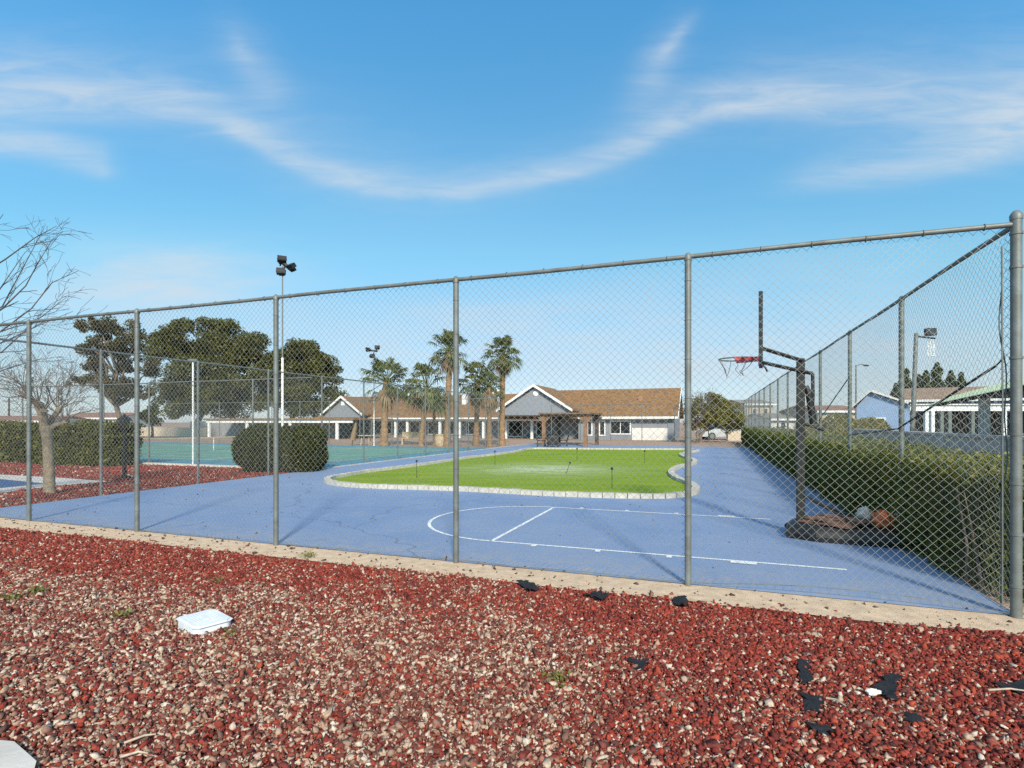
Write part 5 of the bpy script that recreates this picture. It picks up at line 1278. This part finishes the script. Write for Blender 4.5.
# shelter with a green mansard edge, its eave running away to the left
t = thing('shelter', (14.5, 17.7, 0), 'open shelter with sloping green tiled roof edge beyond the hedge at the right', 'shelter')
dv = Vector((.526, .851, 0)); nv = Vector((.851, -.526, 0)); A0 = Vector((19.0, 25.0, 0))
SH = lambda a, b, z: tuple(A0 - dv * a + nv * b + Vector((0, 0, z)))
def slope(mb, a0, a1, b0, z0, b1, z1, th):
    mb.v += [SH(a0, b0, z0), SH(a1, b0, z0), SH(a1, b1, z1), SH(a0, b1, z1), SH(a0, b0 + th, z0), SH(a1, b0 + th, z0), SH(a1, b1 + th, z1), SH(a0, b1 + th, z1)]
    n0 = len(mb.v) - 8; mb.f += [tuple(n0 + i for i in q) for q in ((0, 1, 2, 3), (7, 6, 5, 4), (0, 4, 5, 1), (3, 2, 6, 7), (0, 3, 7, 4), (1, 5, 6, 2))]
m0 = MB()
for k in range(3): slope(m0, 0, 19, .28 * k, 2.28 + .13 * k, .28 * (k + 1) + .03, 2.28 + .13 * (k + 1), .05)
m0.build('roof_edge', M['greenroof'], t)
m0 = MB()
for k in range(48):
    a = .15 + k * .39; slope(m0, a, a + .035, -.012, 2.297, .84, 2.69, .03)
m0.build('roof_ribs', M['greenroof'], t)
MB(SH).box(0, 19, .90, 6.0, 2.55, 2.64).build('roof', M['greenroof'], t)
MB(SH).box(.1, 19, .30, .40, 2.24, 2.40).build('beam', M['wooddark'], t)
for a in (9.75, 10.2, 10.6, 15.5, 16.0): MB(SH).box(a - .06, a + .06, .29, .41, 0, 2.235).build('post', M['palepost'], t)
for a in (1.0, 9.0, 17.0): MB(SH).box(a - .06, a + .06, 5.5, 5.62, 0, 2.495).build('post', M['galv'], t)
# white-beamed patio behind it
Yc = 33.0; t = thing('patio_cover', (XP(985, Yc), Yc, 0), 'low patio cover with long white beam and dark shaded inside, behind the shelter', 'patio cover')
xl, xr_ = XP(909, Yc), XP(1110, Yc)
MB().box(xl, xr_, Yc - .1, Yc + .1, ZP(411, Yc), ZP(405.2, Yc)).build('beam', M['white'], t)
MB().prism([(xl - .1, Yc - .25), (xr_, Yc - .25), (xr_, Yc + 4), (XP(911, Yc + 4), Yc + 4)], 2, ZP(405.1, Yc), ZP(404, Yc)).build('roof', M['offwhite'], t)
for px in (926, 932, 1004): MB().box(XP(px, Yc) - .1, XP(px, Yc) + .1, Yc - .09, Yc + .09, 0, ZP(411.1, Yc)).build('post', M['white'], t)
for px in (941, 949, 972): MB().box(XP(px, Yc) - .1, XP(px, Yc) + .1, Yc - .09, Yc + .09, 0, ZP(411.1, Yc)).build('post', M['galvold'], t)
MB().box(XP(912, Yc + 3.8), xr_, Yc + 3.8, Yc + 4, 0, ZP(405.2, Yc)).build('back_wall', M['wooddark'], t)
# block wall beyond the hedge
M['palewall'] = mat('pale_grey_block', (.46, .44, .42), .9, var=.12, scale=4, bump=.3)
b = MB(P); b.box(-3.2, -3.0, 1.0, 19.6, 0, 1.20).box(-3.25, -2.95, .95, 19.65, 1.203, 1.26)
for k in range(7): b.box(-3.3, -2.9, 1.6 + k * 2.9, 2.0 + k * 2.9, 0, 1.195)
tag(b.build('block_wall', M['palewall']), 'long grey block wall between the hedge and the green-edged shelter', 'wall')
b = MB(); b.box(XP(728, 44), XP(741, 44), 44, 44.4, 0, ZP(432, 44)); tag(b.build('block_pier', M['tanwall'], bevel=.03), 'short tan block pier at the far corner of the court', 'pier')
# bushes beyond the right fence
for px, Yb_, hw, top, lab, sd_ in ((838, 24, 20, 416, 'round green bush right of the hoop pole behind the side fence', 61), (868, 24.5, 20, 419, 'green bush in front of the blue gable', 62), (810, 34, 14, 425, 'small low bush behind the hoop pole', 63)):
    shrub('bush', lab, XP(px, Yb_), Yb_, hw * Yb_ / F, .8, ZP(top, Yb_) / 2, ZP(top, Yb_) / 2, 5000, .06, M['olive'], sd_, 2.2, 'bushes beyond the side fence', 'bush')
# conifers behind the blue house
for i, (px, top, hw, lab) in enumerate(((896, 384, 5, 'lowest conifer at the left end of the conifer row'), (906, 369, 7, 'conifer just left of the second one in the row'), (919, 375, 5, 'slim conifer beside the grey floodlight pole'), (926, 371, 6, 'conifer left of the tallest one'), (937, 363, 8, 'tallest conifer in the row behind the houses'), (951, 371, 6, 'conifer right of the tallest one'), (961, 373, 6, 'conifer at the right end of the row'))):
    Yv = 64 + (i % 3); rg = np.random.default_rng(70 + i); x0 = XP(px, Yv); zt = ZP(top, Yv); n = 2600; q = rg.random(n) ** .8; a = rg.uniform(0, 6.28, n); hw *= 1.75; w = hw * Yv / F * (1 - q) ** .62 * (.70 + .28 * np.sin(q * 26 + i) + .25 * np.sin(a * 3 + q * 9)) * np.sqrt(rg.random(n)) + .05
    t = thing('conifer_tree', (x0, Yv, 0), lab, 'tree', 'conifers behind the blue house')
    leaves('crown', np.stack([x0 + w * np.cos(a), Yv + w * np.sin(a), 1.2 + q * (zt - 1.2)], 1), np.full(n, .19), M['cypress'], t, .5, .2, 80 + i)
    MB().tube([(x0, Yv, -.1), (x0, Yv, zt * .8)], [.16, .03], 8).build('trunk', M['pinebark'], t)
# parked car
Yk = 47.0; xk = XP(724, Yk)
car = thing('parked_car', (xk, Yk, 0), 'light grey parked car half hidden behind the olive desert tree', 'car')
M['carpaint'] = mat('light_grey_car_paint', (.52, .53, .55), .25, .2, var=.03, spec=.6)
prof = [(-2.1, .35), (-2.15, .62), (-1.95, .82), (-1.15, .92), (-.55, 1.38), (.75, 1.42), (1.45, .98), (2.05, .88), (2.15, .6), (2.1, .33)]
MB(lambda a, b, c: (xk + a, Yk + b, c)).prism(prof, 1, -.85, .85).build('body', M['carpaint'], car, bevel=.06)
FK = lambda a, b, c: (xk + a, Yk + b, c)
for s_ in (-1, 1):
    y0, y1 = (-.862, -.852) if s_ < 0 else (.852, .862)
    MB(FK).prism([(-1.0, .95), (-.5, 1.32), (.02, 1.35), (.02, .95)], 1, y0, y1).prism([(.08, .95), (.08, 1.35), (.7, 1.36), (1.25, .98)], 1, y0, y1).build('side_window', M['glass'], car)
    for xx in (-1.35, 1.35):
        wh = MB(FK).tube([(xx, s_ * .70, .32), (xx, s_ * .875, .32)], .32, 18).build('wheel', M['black'], car); MB(FK).tube([(xx, s_ * .876, .32), (xx, s_ * .885, .32)], .2, 12).build('rim', M['galv'], wh)
MB(FK).poly([(-1.17, -.72, .925), (-.57, -.66, 1.385), (-.57, .66, 1.385), (-1.17, .72, .925)]).build('windscreen', M['glass'], car).location = (-.015, 0, .012)
for y0 in (-.7, .45): MB(FK).box(-2.16, -2.08, y0, y0 + .25, .62, .74).build('headlight', M['white'], car)
# utility pole far left
Yu = 90.0; x0 = XP(9, Yu); t = thing('utility_pole', (x0, Yu, 0), 'distant wooden utility pole at the far left', 'utility pole')
MB().tube([(x0, Yu, 0), (x0, Yu, ZP(398, Yu))], [.16, .11], 8).build('pole', M['wooddark'], t); MB().box(x0 - 1.0, x0 + 1.0, Yu - .07, Yu + .07, ZP(401.5, Yu), ZP(400.6, Yu)).build('cross_arm', M['wooddark'], t)
